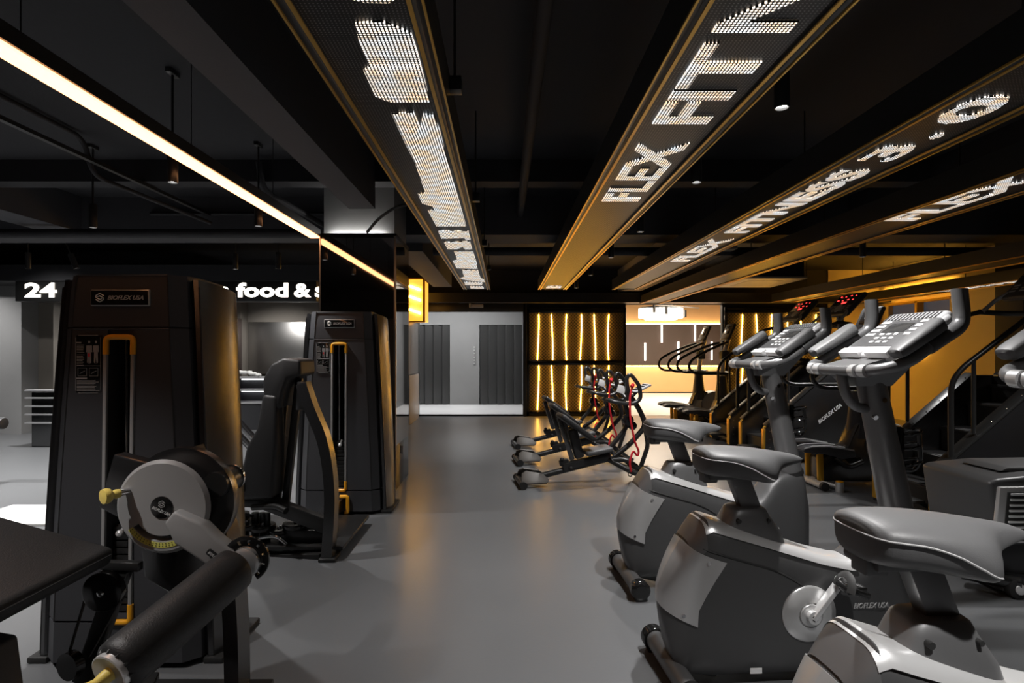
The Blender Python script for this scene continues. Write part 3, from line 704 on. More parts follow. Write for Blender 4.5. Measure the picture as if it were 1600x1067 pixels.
    obj('logo', text('BIOFLEX USA', (.80, -.126, .345), (1, 0, 0), (0, 0, 1), .15, .022, .0012, 0, .3), 'grey_print', t)
    obj('serial_sticker', G().box((.30, -.137, .10), (.05, .003, .022)), 'white_print', t)
    return t
HB = R(4)
bk = make_bike('grey upright exercise bike farthest from the camera, left of the stair climber', (.745, 3.43, 0), HB)
copy_tree(bk, (.715, 2.43, 0), 'grey upright exercise bike in the middle of the row, silver crank disc in full view')
copy_tree(bk, (.765, 1.43, 0), 'grey upright exercise bike nearest the camera, mostly its large saddle showing')

# ------------------------------------------------------------------ weight towers
TH = 1.74
def tower_plan(t):
    k = t**1.25
    return dict(a=.285-.085*k, b=.345-.085*k, c=.425-.075*k)
def make_tower(T, logo_w=.26):
    """weight tower as parts of machine T: local origin at the front centre, front facing -y"""
    def shell(z0, z1, n, off=0):
        rg = []
        for i in range(n+1):
            z = z0+(z1-z0)*i/n; p = tower_plan(z/TH); a, b = p['a']+off, p['b']+off; y0 = .03*(z/TH)**2-off
            rg.append([Vector(q) for q in ((-a, y0, z), (a, y0, z), (b, y0+.05, z), (b+.012, y0+.13, z), (b-.02, .46, z), (-b+.02, .46, z), (-b-.012, y0+.13, z), (-b, y0+.05, z))])
        return rg
    rg = shell(.03, .205, 2); low = obj('lower_cover', G().loft(rg), 'black_plastic', T, sharp=15)
    # front shell with a slot: built from two side halves plus a bridge above and below
    z0, z1, sw = .215, 1.50, .058
    g = G()
    for s in (-1, 1):
        rg = []
        for i in range(9):
            z = z0+(z1-z0)*i/8; p = tower_plan(z/TH); a, b = p['a'], p['b']; y0 = .03*(z/TH)**2
            r_ = [Vector(q) for q in ((s*sw, y0, z), (s*a, y0, z), (s*b, y0+.05, z), (s*(b+.012), y0+.13, z), (s*(b-.02), .46, z), (s*sw, .46, z))]
            rg.append(r_)
        g.loft(rg)
    p = tower_plan(1); g.b2((-sw, .03, 1.455), (sw, .46, 1.50)); g.b2((-sw, .42, .215), (sw, .46, 1.46))
    g.b2((-sw, .005, .215), (sw, .40, .225))
    obj('main_cover', g, 'black_plastic', T, sharp=15)
    obj('top_cover', G().loft(shell(1.508, TH, 3)[:-1]+[[Vector((v.x*.995, v.y+(.006 if v.y < .2 else -.004), TH)) for v in shell(1.508, TH, 3)[-1]]]), 'black_plastic', T, sharp=15)
    obj('seam_trim', G().loft(shell(1.500, 1.508, 1, -.004)), 'black_rubber', T)
    for s in (-1, 1):
        for (za, zb) in ((.21, 1.498), (1.51, TH-.004)):
            pts = []
            for i in range(9):
                z = za+(zb-za)*i/8; pts.append((s*(tower_plan(z/TH)['a']+.001), .03*(z/TH)**2+.001, z))
            obj('facet_edge', G().tube(pts, .0035, 6), 'rail_metal', T)
    for z in (1.499, TH-.002):
        a = tower_plan(z/TH)['a']; y_ = .03*(z/TH)**2
        obj('front_edge', G().tube([(-a, y_, z), (a, y_, z)], .0028, 6), 'rail_metal', T)
    for s in (-1, 1):
        rg = []
        for i in range(15):
            z = .02+(TH-.035)*i/14; p = tower_plan(z/TH); b, c = p['b']+.014, p['c']; r_ = []
            pl = [(b, .07), (b+.012, .058), (b+.032, .062), (b+(c-b)*.6, .10), (b+(c-b)*.85, .16), (c, .24), (c-.003, .33), (c-.03, .40), (b, .43)]
            if i == 14: pl = [(x-.004, y+.004) for x, y in pl]
            for x, y in pl: r_.append(Vector((s*x, y+.03*(z/TH)**2, z-(y-.06)*.12*(z/TH)**6)))
            rg.append(r_)
        pl_ = obj('side_pillar', G().loft(rg), 'black_satin', T, sharp=28)
        p = tower_plan(0); obj('pillar_foot', G().b2((s*(p['b']+.005), .045, 0), (s*(p['c']+.015), .44, .028), .008), 'black_rubber', pl_)
        # bright crease along the front of the pillar
        pts = []
        for i in range(9):
            z = .04+(TH-.09)*i/8; pp = tower_plan(z/TH); pts.append((s*(pp['b']+.046), .064+.03*(z/TH)**2, z))
        obj('pillar_edge', G().tube(pts, .004, 6), 'black_metal', pl_)
    # slot frame
    fy = lambda z: .03*(z/TH)**2-.006
    for s in (-1, 1): obj('slot_rail', G().bar((s*.060, fy(.30), .28), (s*.060, fy(1.40), 1.40), .016, .016, .004, up=(1, 0, 0)), 'cast_grey', T)
    obj('slot_cap', G().tube([(-.060, fy(1.38), 1.385), (-.060, fy(1.46), 1.462), (.060, fy(1.46), 1.462), (.060, fy(1.38), 1.385)], .0125, 10, .022, 5), 'orange', T, 'orange moulded cap at the top of the slot')
    obj('slot_cap', G().tube([(-.060, fy(.3), .29), (-.060, fy(.22), .212), (.060, fy(.22), .212), (.060, fy(.3), .29)], .0125, 10, .022, 5), 'orange', T, 'orange moulded cap at the bottom of the slot')
    obj('cap_slot', G().b2((-.022, .006, 1.456), (.022, .012, 1.468), .001), 'black_gloss', T) if False else None
    obj('guide_rod', G().cyl((-.025, .1, .2), (-.025, .1, 1.46), .010, seg=12), 'chrome', T)
    obj('guide_rod', G().cyl((.04, .12, .2), (.04, .12, 1.46), .008, seg=12), 'black_metal', T)
    ws = obj('weight_stack', G().b2((-.05, .06, .225), (.055, .38, .62), .002), 'black_rubber', T)
    for i in range(12): obj('weight_plate', G().b2((-.052, .05, .235+.032*i), (.055, .062, .26+.032*i), .002), 'black_metal', ws)
    obj('selector_pin', G().cyl((.01, .06, .63), (.01, -.0, .60), .008, seg=10).ball((.01, -.0, .60), .016), 'bright_silver', T)
    # logo plate
    ly = .03*(1.635/TH)**2
    lp = obj('logo_plate', G().b2((-.13, ly-.012, 1.60), (.13, ly+.01, 1.672), .004), 'silver', T)
    obj('plate_face', G().b2((-.126, ly-.0145, 1.604), (.126, ly-.011, 1.668), .001), 'black_gloss', lp)
    obj('plate_text', text('BIOFLEX USA', (.028, ly-.015, 1.636), (1, 0, 0), (0, 0, 1), .158, .019, .0015, .015, .35), 'bright_silver', lp)
    obj('plate_emblem', emblem((-.085, ly-.0165, 1.636), .021, (1, 0, 0), (0, 0, 1)), 'bright_silver', lp)
    # instruction placard
    py = lambda z: .03*(z/TH)**2
    fr = G()
    x0, x1, za, zb = -.192, -.082, 1.215, 1.47
    pc = obj('placard', G().b2((x0, py(1.34)-.004, za), (x1, py(1.34)+.008, zb), .002), 'black_gloss', T, 'black instruction placard with pale print')
    yy = py(1.34)-.006
    fr.tube([(x0+.012, yy, za), (x1-.012, yy, za)], .0012, 6).tube([(x0+.012, yy, zb), (x1-.012, yy, zb)], .0012, 6).tube([(x0, yy, za+.01), (x0, yy, zb-.01)], .0012, 6).tube([(x1, yy, za+.01), (x1, yy, zb-.01)], .0012, 6)
    fr.tube([(x0, yy, 1.335), (x1, yy, 1.335)], .001, 6)
    for xa in (x0+.01, x0+.06):
        for a_, b_ in (((xa, 1.29), (xa+.038, 1.29)), ((xa, 1.325), (xa+.038, 1.325)), ((xa, 1.29), (xa, 1.325)), ((xa+.038, 1.29), (xa+.038, 1.325))): fr.tube([(a_[0], yy, a_[1]), (b_[0], yy, b_[1])], .0008, 5)
        fr.tube([(xa+.008, yy, 1.30), (xa+.02, yy, 1.308), (xa+.03, yy, 1.312)], .0012, 5)
    obj('print_lines', fr, 'grey_print', pc)
    body = G()
    for xc in (-.133, -.103):
        body.ball((xc, yy, 1.440), .005, (1, .3, 1.2), 8)
        body.prism([(xc-.012, 1.425), (xc+.012, 1.425), (xc+.013, 1.395), (xc+.010, 1.395), (xc+.008, 1.412), (xc+.008, 1.385), (xc+.009, 1.35), (xc+.003, 1.345), (xc, 1.38), (xc-.003, 1.345), (xc-.009, 1.35), (xc-.008, 1.385), (xc-.008, 1.412), (xc-.010, 1.395), (xc-.013, 1.395)], 'y', yy-.0005, yy+.001)
    obj('body_diagram', body, 'grey_print', pc)
    obj('muscle_mark', G().b2((-.137, yy-.002, 1.375), (-.129, yy, 1.39)), 'red_strap', pc)
    ln = G()
    random.seed(3)
    for i in range(14):
        z = 1.425-.0065*i-(.004 if i > 5 else 0); ln.b2((x0+.004, yy, z), (x0+.038-random.uniform(0, .008), yy+.001, z+.0028))
    for i in range(8): z = 1.268-.0062*i; ln.b2((x0+.004, yy, z), (x1-.004-random.uniform(0, .03), yy+.001, z+.0025))
    ln.b2((x0+.002, yy, 1.276), (x0+.05, yy+.001, 1.283)).b2((x0+.002, yy, 1.434), (x0+.024, yy+.001, 1.44))
    obj('print_text', ln, 'grey_print', pc)['kind'] = 'stuff'
def emblem(o, r, xd, yd):
    """hexagon emblem made of three stacked chevrons"""
    o = Vector(o); xd = Vector(xd).normalized(); yd = Vector(yd).normalized(); g = G()
    h = [o+(xd*math.sin(2*PI*k/6)+yd*math.cos(2*PI*k/6))*r for k in range(6)]
    q = lambda a, b: o+xd*a*r+yd*b*r
    for pts in ([q(.8, .42), q(0, .9), q(-.8, .42), q(-.8, .05), q(.0, -.3)], [q(-.8, -.42), q(0, -.9), q(.8, -.42), q(.8, -.05), q(0, .3)], [q(.45, .2), q(0, .42), q(-.45, .2)], [q(-.45, -.2), q(0, -.42), q(.45, -.2)]):
        g.tube(pts, r*.10, 6)
    return g

# machine 1: prone leg curl at the left front
T1 = thing('leg_curl_machine', 'black weight tower at the left front with a round grey cam, roller and bench pad', 'weight machine', (-1.70, 2.50, 0))
make_tower(T1)
def L1(px, py, Y): return P(px, py, Y)-Vector((-1.70, 2.50, 0))
DY = 1.95
c = L1(253, 792, DY)
g = G().lathe(c+Vector((.02, .13, 0)), (0, -1, 0), [(.001, 0), (.185, 0), (.19, .01), (.19, .05), (.001, .05)], 48)
g.bar(c+Vector((-.0, .10, .02)), c+Vector((-.26, .12, .10)), .055, .19, .012, up=(0, 0, 1)) if False else g.prism([(c.x-.27, c.z-.02), (c.x-.215, c.z+.17), (c.x-.02, c.z+.12), (c.x-.02, c.z-.15)], 'y', c.y+.07, c.y+.13, .008)
g.prism([(c.x-.15, c.z-.02), (c.x+.16, c.z-.05), (c.x+.10, c.z-.30), (c.x-.02, c.z-.34), (c.x-.12, c.z-.28)], 'y', c.y+.09, c.y+.14, .01)
obj('cam_housing', g, 'black_satin', T1)
g = G().cyl(c+Vector((.08, .30, .09)), c+Vector((.19, .10, .08)), .045, seg=24, bev=.004)
g = G().cyl((c.x+.15, c.y+.20, c.z+.06), (c.x+.15, c.y+.06, c.z+.06), .045, seg=24)
obj('pivot_shaft', g, 'black_metal', T1)
obj('shaft_ring', G().lathe((c.x+.15, c.y+.18, c.z+.06), (0, 1, 0), [(.045, 0), (.05, .0), (.05, .01), (.045, .01)], 28), 'chrome', T1)
# cam disc with a curved slot: ring sectors
def disc_with_slot(c, r, th, s0, s1, ra, rb, n=72):
    t = bmesh.new(); rr = [0.001, ra, rb, r-.012, r]
    yo = [0, 0, 0, 0, .012]
    V = [[t.verts.new((c.x+q*math.cos(2*PI*k/n), c.y+yo[i], c.z+q*math.sin(2*PI*k/n))) for k in range(n)] for i, q in enumerate(rr)]
    for i in range(4):
        for k in range(n):
            a = 360*(k+.5)/n
            if i == 1 and s0 < a < s1: continue
            j = (k+1) % n; t.faces.new((V[i][k], V[i][j], V[i+1][j], V[i+1][k]))
    bmesh.ops.remove_doubles(t, verts=t.verts[:], dist=.0005)
    gg = G(); gg._join(t); bmesh.ops.recalc_face_normals(gg.bm, faces=gg.bm.faces[:])
    if sum(f.normal.y*f.calc_area() for f in gg.bm.faces) > 0: bmesh.ops.reverse_faces(gg.bm, faces=gg.bm.faces[:])
    bmesh.ops.solidify(gg.bm, geom=gg.bm.faces[:], thickness=th)
    return gg
ang = R(-37)
ed = Vector((math.cos(ang), 0, math.sin(ang))); en = Vector((-math.sin(ang), 0, math.cos(ang)))
g = disc_with_slot(c, .162, .04, 213, 318, .098, .118)
disc = obj('cam_disc', g, 'cast_grey', T1, 'light grey round cam disc', sharp=30)
EL = .365
prof = [(c+ed*.05+en*.035), (c+ed*.15+en*.058), (c+ed*.22+en*.048), (c+ed*EL+en*.046), (c+ed*(EL+.02)-en*.0), (c+ed*EL-en*.046), (c+ed*.2-en*.048), (c+ed*.12-en*.055), (c+ed*.048-en*.02)]
obj('swing_arm', G().prism([(v.x, v.z) for v in prof], 'y', c.y-.038, c.y+.02, .012, 3), 'cast_grey', T1, 'light grey tapered swing arm')
bd = obj('badge', G().lathe(c, (0, -1, 0), [(.001, 0), (.038, 0), (.038, .003), (.036, .004), (.001, .004)], 36), 'black_gloss', disc)
obj('badge_emblem', emblem(c+Vector((.002, -.005, .011)), .013, (1, 0, -.2), (.2, 0, 1)), 'grey_print', disc)
obj('badge_text', text('BIOFLEX USA', c+Vector((.0, -.0045, -.012)), (1, 0, -.42), (.42, 0, 1), .066, .010, .0008, .01, .3), 'white_print', disc)
pts = []
for k in range(25):
    a = R(214+100*k/24); pts.append((a))
gg = G(); gg.loft([[c+Vector((q*math.cos(a), y, q*math.sin(a))) for q, y in ((.121, -.0015), (.139, -.0015), (.139, .001), (.121, .001))] for a in pts])
obj('angle_scale', gg, 'yellow_label', disc, 'pale yellow curved angle scale')
gg = G()
for k in range(20):
    a = R(217+94*k/19)
    for q in (.125, .133): gg.cyl(c+Vector((q*math.cos(a), -.001, q*math.sin(a))), c+Vector((q*math.cos(a), -.0025, q*math.sin(a))), .0018, seg=6)
obj('scale_mark', gg, 'black_rubber', disc)['kind'] = 'stuff'
k0 = c+Vector((-.115, 0, .055))
g = G().lathe(k0, (-.55, -1, -.02), [(.001, 0), (.011, 0), (.011, .03), (.001, .03)], 16)
obj('knob_collar', g, 'chrome', disc)
obj('pull_knob', G().lathe(k0+Vector((-.55, -1, -.02)).normalized()*.028, (-.55, -1, -.02), [(.001, 0), (.014, .0), (.016, .012), (.012, .022), (.022, .03), (.026, .04), (.024, .052), (.001, .055)], 24), 'yellow_knob', disc)
m0 = c+ed*.255+Vector((0, -.040, 0)); 
obj('arm_badge', G().prism([((m0+ed*(.032*cx_)+en*(.011*cz_)).x, (m0+ed*(.032*cx_)+en*(.011*cz_)).z) for cx_, cz_ in ((-1, -.6), (-.85, -1), (.85, -1), (1, -.6), (1, .6), (.85, 1), (-.85, 1), (-1, .6))], 'y', m0.y, m0.y-.004), 'black_gloss', T1)
obj('arm_badge_text', text('BIOFLEX USA', m0+Vector((0, -.0045, 0)), ed, en, .052, .009, .0006, 0, .3), 'white_print', T1)
# roller and its adjusting plate
rf = c+ed*(EL+.02); rf = Vector((rf.x, rf.y-.03, rf.z)); rn = L1(172, 1052, 1.47)
pc_ = L1(386, 872, 1.93)
g = G(); n = 13
base = []
t = bmesh.new()
ring_o = [(.075, a) for a in range(0, 361, 10)]
rr_ = [[Vector((pc_.x+q*math.cos(R(a)), pc_.y+.0, pc_.z+q*math.sin(R(a)))) for a in range(-60, 236, 8)] for q in (.045, .052, .066, .078)]
for i in range(3):
    for k in range(len(rr_[0])-1):
        if i == 1 and k % 4 == 1: continue
        f = [t.verts.new(v) for v in (rr_[i][k], rr_[i][k+1], rr_[i+1][k+1], rr_[i+1][k])]; t.faces.new(f)
bmesh.ops.remove_doubles(t, verts=t.verts[:], dist=.0003)
g._join(t); bmesh.ops.solidify(g.bm, geom=g.bm.faces[:], thickness=.01)
obj('adjuster_plate', g, 'black_gloss', T1, 'black fan shaped plate with a row of holes')
obj('roller_collar', G().lathe(pc_+Vector((-.0, .02, -.01)), (0, -1, 0), [(.001, 0), (.05, 0), (.05, .045), (.04, .05), (.001, .05)], 28), 'silver', T1)
d = (rn-pc_).normalized(); ln_ = (rn-pc_).length
st_ = pc_+d*.05
ro = obj('roller', G().lathe(st_, d, [(.001, 0), (.060, 0), (.072, .012), (.074, .05), (.074, ln_-.10), (.072, ln_-.075), (.060, ln_-.06), (.048, ln_-.058), (.001, ln_-.058)], 40), 'leather', T1, sharp=60)
g = G()
for k in range(12):
    a = 2*PI*k/12; u = Vector((0, 0, 1)).cross(d).normalized(); v = d.cross(u)
    r0 = st_+d*(ln_-.058)+(u*math.cos(a)+v*math.sin(a))*.055; r1 = st_+d*(ln_-.09)+(u*math.cos(a)+v*math.sin(a))*.0725
    g.tube([r0, r1], [.006, .002], 6)
obj('gathered_fold', g, 'leather', ro)
e = st_+d*(ln_-.06)
obj('roller_cap', G().lathe(e, d, [(.001, 0), (.056, 0), (.056, .014), (.052, .016), (.044, .010), (.001, .010)], 32), 'bright_silver', ro)
obj('pull_knob', G().lathe(e+d*.01, d+Vector((-.1, 0, .0)), [(.001, 0), (.019, .0), (.017, .02), (.014, .035), (.018, .05), (.026, .062), (.027, .075), (.001, .08)], 24), 'yellow_knob', ro)
# bench pad, post
bp = Vector((-1.29+1.70, 0, .752))
rt = Matrix.Translation((-1.285+1.70, 1.62-2.5, .75)) @ Matrix.Rotation(.27, 4, 'Y') @ Matrix.Translation((-.48, 0, -.032))
bpad = obj('bench_pad', G().box((0, 0, 0), (.96, .54, .062), .022, None, 4).xf(rt), 'leather', T1, sharp=60)
obj('pad_stitching', G().tube([Vector((.478, y, .014)) for y in (-.25, .25)], .0018, 6).tube([Vector((x, .268, .014)) for x in (-.46, .46)], .0018, 6).xf(rt), 'thread', bpad)
g = G().b2((-.02, -1.12, 0), (.40, -.96, .0001)) if False else G()
g.prism([(-.10, 0), (.44, 0), (.36, .62), (-.10, .70)], 'y', -1.10, -.93, .01)
obj('pad_post', g, 'black_plastic', T1)
g = G().b2((-.1, -.90, .02), (.62, -.80, .09), .01)
g.bar((.62, -1.3, .06), (.25, -.20, .06), .10, .08, .008).b2((.18, -.33, .02), (.78, -.22, .09), .008).b2((.20, -.48, .02), (.66, -.42, .09), .006)
obj('base_frame', g, 'black_metal', T1)
# leg arch at the right
pts = [(.60, .73), (.66, .55), (.695, .32), (.70, .0)]
def arch(T, prof, y0, y1, th, mat='black_satin', name='leg_arch'):
    a = [Vector((x, 0, z)) for x, z in prof]; out = []
    A = fillet(a, .5, 8); L_, Rr = [], []
    for i, p_ in enumerate(A):
        q0 = A[max(0, i-1)]; q1 = A[min(len(A)-1, i+1)]; d_ = (q1-q0).normalized(); n_ = Vector((-d_.z, 0, d_.x))
        L_.append((p_+n_*th/2)); Rr.append((p_-n_*th/2))
    rg = [[Vector((l.x, y0, l.z)), Vector((l.x, y1, l.z)), Vector((r.x, y1, r.z)), Vector((r.x, y0, r.z))] for l, r in zip(L_, Rr)]
    return obj(name, G().loft(rg), mat, T, sharp=30)
arch(T1, [(.48, 1.02), (.62, .75), (.66, .4), (.665, .0)], -.34, -.24, .055)
obj('arch_foot', G().b2((.60, -.36, 0), (.71, -.22, .03), .006), 'black_rubber', T1)
# pulley and belts
pu = L1(168, 920, 1.92)
g = G().lathe(pu, (0, -1, 0), [(.001, 0), (.064, 0), (.066, .003), (.066, .028), (.06, .032), (.001, .032)], 36)
pl_ = obj('pulley', g, 'black_gloss', T1); obj('pulley_bolt', G().lathe(pu+Vector((0, -.03, 0)), (0, -1, 0), [(.001, 0), (.012, 0), (.012, .006), (.006, .01), (.001, .01)], 12), 'chrome', pl_)
obj('belt', G().bar(pu+Vector((-.062, -.015, -.02)), L1(105, 1030, 1.9), .014, .003).bar(pu+Vector((.06, -.015, -.02)), L1(140, 1025, 1.9), .014, .003), 'black_rubber', T1)
obj('pulley_bracket', G().bar(pu+Vector((.03, .03, .06)), L1(130, 1065, 1.95), .04, .06, .006).bar(pu+Vector((-.03, .02, .075)), pu+Vector((.10, .02, .07)), .03, .03, .004), 'black_metal', T1)
obj('lower_pulley', G().lathe(L1(118, 1035, 1.9), (-.3, -1, 0), [(.001, 0), (.045, 0), (.045, .03), (.001, .03)], 24), 'black_gloss', T1)

# machine 2: hip adductor with its tower
T2 = thing('hip_adductor_machine', 'black weight tower in the middle distance with a padded backrest and curved gold-lit leg', 'weight machine', (-1.415, 4.86, 0))
make_tower(T2)
def L2(px, py, Y): return P(px, py, Y)-Vector((-1.415, 4.86, 0))
def padprof(pxs, Y, dy, mat, name, bev=.03, seg=4):
    pts = [L2(x, y, Y) for x, y in pxs]; pts = [(p_.x, p_.z) for p_ in pts]
    return obj(name, G().prism(pts, 'y', Y-dy/2-4.86, Y+dy/2-4.86, bev, seg), mat, T2, sharp=50)
YS = 4.0
padprof([(424, 590), (436, 568), (455, 558), (481, 561), (482, 585), (462, 590), (455, 610), (451, 634), (440, 637), (425, 632)], YS, .30, 'leather', 'headrest_pad', .022)
padprof([(424, 612), (447, 614), (446, 696), (441, 770), (390, 772), (391, 735), (400, 692), (416, 664)], YS, .32, 'leather', 'back_pad', .03)
padprof([(352, 734), (398, 738), (400, 760), (352, 762)], YS, .36, 'leather', 'seat_pad', .02)
fr = G()
fr.bar(L2(447, 600, YS), L2(432, 792, YS), .05, .05, .006, up=(1, 0, 0)).bar(L2(468, 590, YS), L2(446, 790, YS), .045, .05, .006, up=(1, 0, 0))
fr.bar(L2(345, 783, YS), L2(420, 785, YS), .07, .055, .006).bar(L2(415, 783, YS-.05), L2(516, 822, YS-.1), .07, .10, .008)
fr.bar(L2(345, 868, YS), L2(505, 868, 3.86), .10, .055, .006)
fr.bar(L2(350, 870, YS+.1), L2(350, 790, YS), .06, .06, .006)
obj('seat_frame', fr, 'black_metal', T2)
arch(T2, [(L2(474, 600, 3.83).x, L2(474, 598, 3.83).z), (L2(486, 636, 3.83).x, L2(486, 636, 3.83).z), (L2(510, 690, 3.83).x, L2(510, 690, 3.83).z), (L2(520, 770, 3.83).x, L2(520, 770, 3.83).z), (L2(513, 876, 3.83).x, .01)], 3.78-4.86, 3.88-4.86, .07)
obj('arch_foot', G().b2((L2(502, 0, 3.83).x, -1.10, 0), (L2(528, 0, 3.83).x, -.96, .025), .006), 'black_rubber', T2)
obj('arch_bracket', G().bar(L2(474, 596, 3.86), L2(472, 640, 3.86), .05, .07, .006, up=(1, 0, 0)), 'black_satin', T2)
mp = obj('mechanism_platform', G().b2((-.62, -1.0, .05), (.32, -.25, .075), .004).b2((-.15, -.92, .075), (.20, -.75, .16), .006).b2((-.05, -.9, .16), (.16, -.6, .175), .003), 'black_metal', T2)
for (px, py, r_) in ((462, 823, .085), (437, 832, .07), (410, 826, .085), (385, 822, .11)):
    p_ = L2(px, py, 3.98); q = obj('pulley', G().lathe(p_, (0, 0, 1), [(.001, 0), (r_, 0), (r_+.004, .006), (r_+.004, .028), (r_, .034), (.02, .036), (.001, .036)], 28), 'black_gloss', T2)
    obj('pulley_bolt', G().lathe(p_+Vector((0, 0, .034)), (0, 0, 1), [(.001, 0), (.016, 0), (.014, .014), (.001, .016)], 10), 'chrome', q)
for (px, w__) in ((378, .05), (399, .025), (410, .02), (418, .02)): obj('upright_rod', G().cyl(L2(px, 800, 4.0), L2(px, 862, 4.0), w__, seg=14), 'black_metal', T2)
obj('linkage', G().tube([L2(372, 845, 3.95), L2(432, 836, 3.9), L2(448, 850, 3.9)], .014, 10, .05).tube([L2(372, 800, 3.95), L2(395, 806, 3.9)], .012, 8), 'chrome', T2)
obj('swing_handle', G().tube([L2(395, 792, 3.9), L2(430, 790, 3.85), L2(447, 798, 3.8)], .022, 12, .05), 'black_metal', T2)
obj('orange_bracket', G().tube([(.02, -.03, .165), (.085, -.03, .165), (.085, -.03, .03), (.06, -.03, .03)], .016, 8, .02), 'orange', T2)
obj('connecting_beam', G().b2((-.05, -.75, .05), (.05, -.02, .15), .008), 'black_satin', T2)

# machine 3 behind tower 1 (only its slanted arms show)
T3 = thing('press_machine', 'black slanted frame of a machine showing between the two weight towers', 'weight machine', (-2.75, 5.9, 0), world=True)
obj('slanted_arm', G().bar(P(352, 635, 5.9), P(402, 690, 5.7), .05, .05, .006).bar(P(352, 655, 5.9), P(398, 706, 5.7), .05, .05, .006), 'black_satin', T3)
obj('base_frame', G().bar(P(355, 668, 5.9), P(372, 735, 5.6), .05, .05, .006).bar(Vector((-2.9, 5.9, .05)), Vector((-2.3, 5.4, .05)), .07, .09, .006).bar(P(372, 735, 5.6), Vector((-2.62, 5.6, .06)), .05, .05).bar(P(352, 640, 5.9), Vector((-2.95, 5.9, .04)), .05, .05, .005), 'black_satin', T3)
o = obj('floor_mat', G().b2((-4.42, 4.55, 0), (-3.2, 5.12, .02), .006), 'paper'); tag(o, 'white perforated floor plate at the left edge behind the bench pad', 'floor mat')
t = thing('roller_pad', 'dark padded roller end poking in at the far left edge', 'roller pad', (-5.2, 5.9, 0), world=True)
obj('roller', G().cyl(P(-60, 660, 5.9), P(7, 661, 5.9), .06, seg=20, bev=.012), 'leather', t); obj('stand', G().cyl(P(-55, 660, 5.9), Vector((P(-55, 660, 5.9).x, 5.9, 0)), .04), 'black_metal', t)
t = thing('dumbbell_rack', 'dark rack with small plates behind the left edge of the first tower', 'rack', (-6.4, 8.3, 0), world=True)
g = G().b2((-6.9, 8.3, 0), (-6.3, 8.9, .8), .01)
obj('rack_frame', g, 'black_satin', t)
for z in (.35, .47, .59, .71, .82): obj('rack_plate', G().b2((-6.95, 8.24, z), (-6.3, 8.3, z+.02)), 'panel_grey', t)

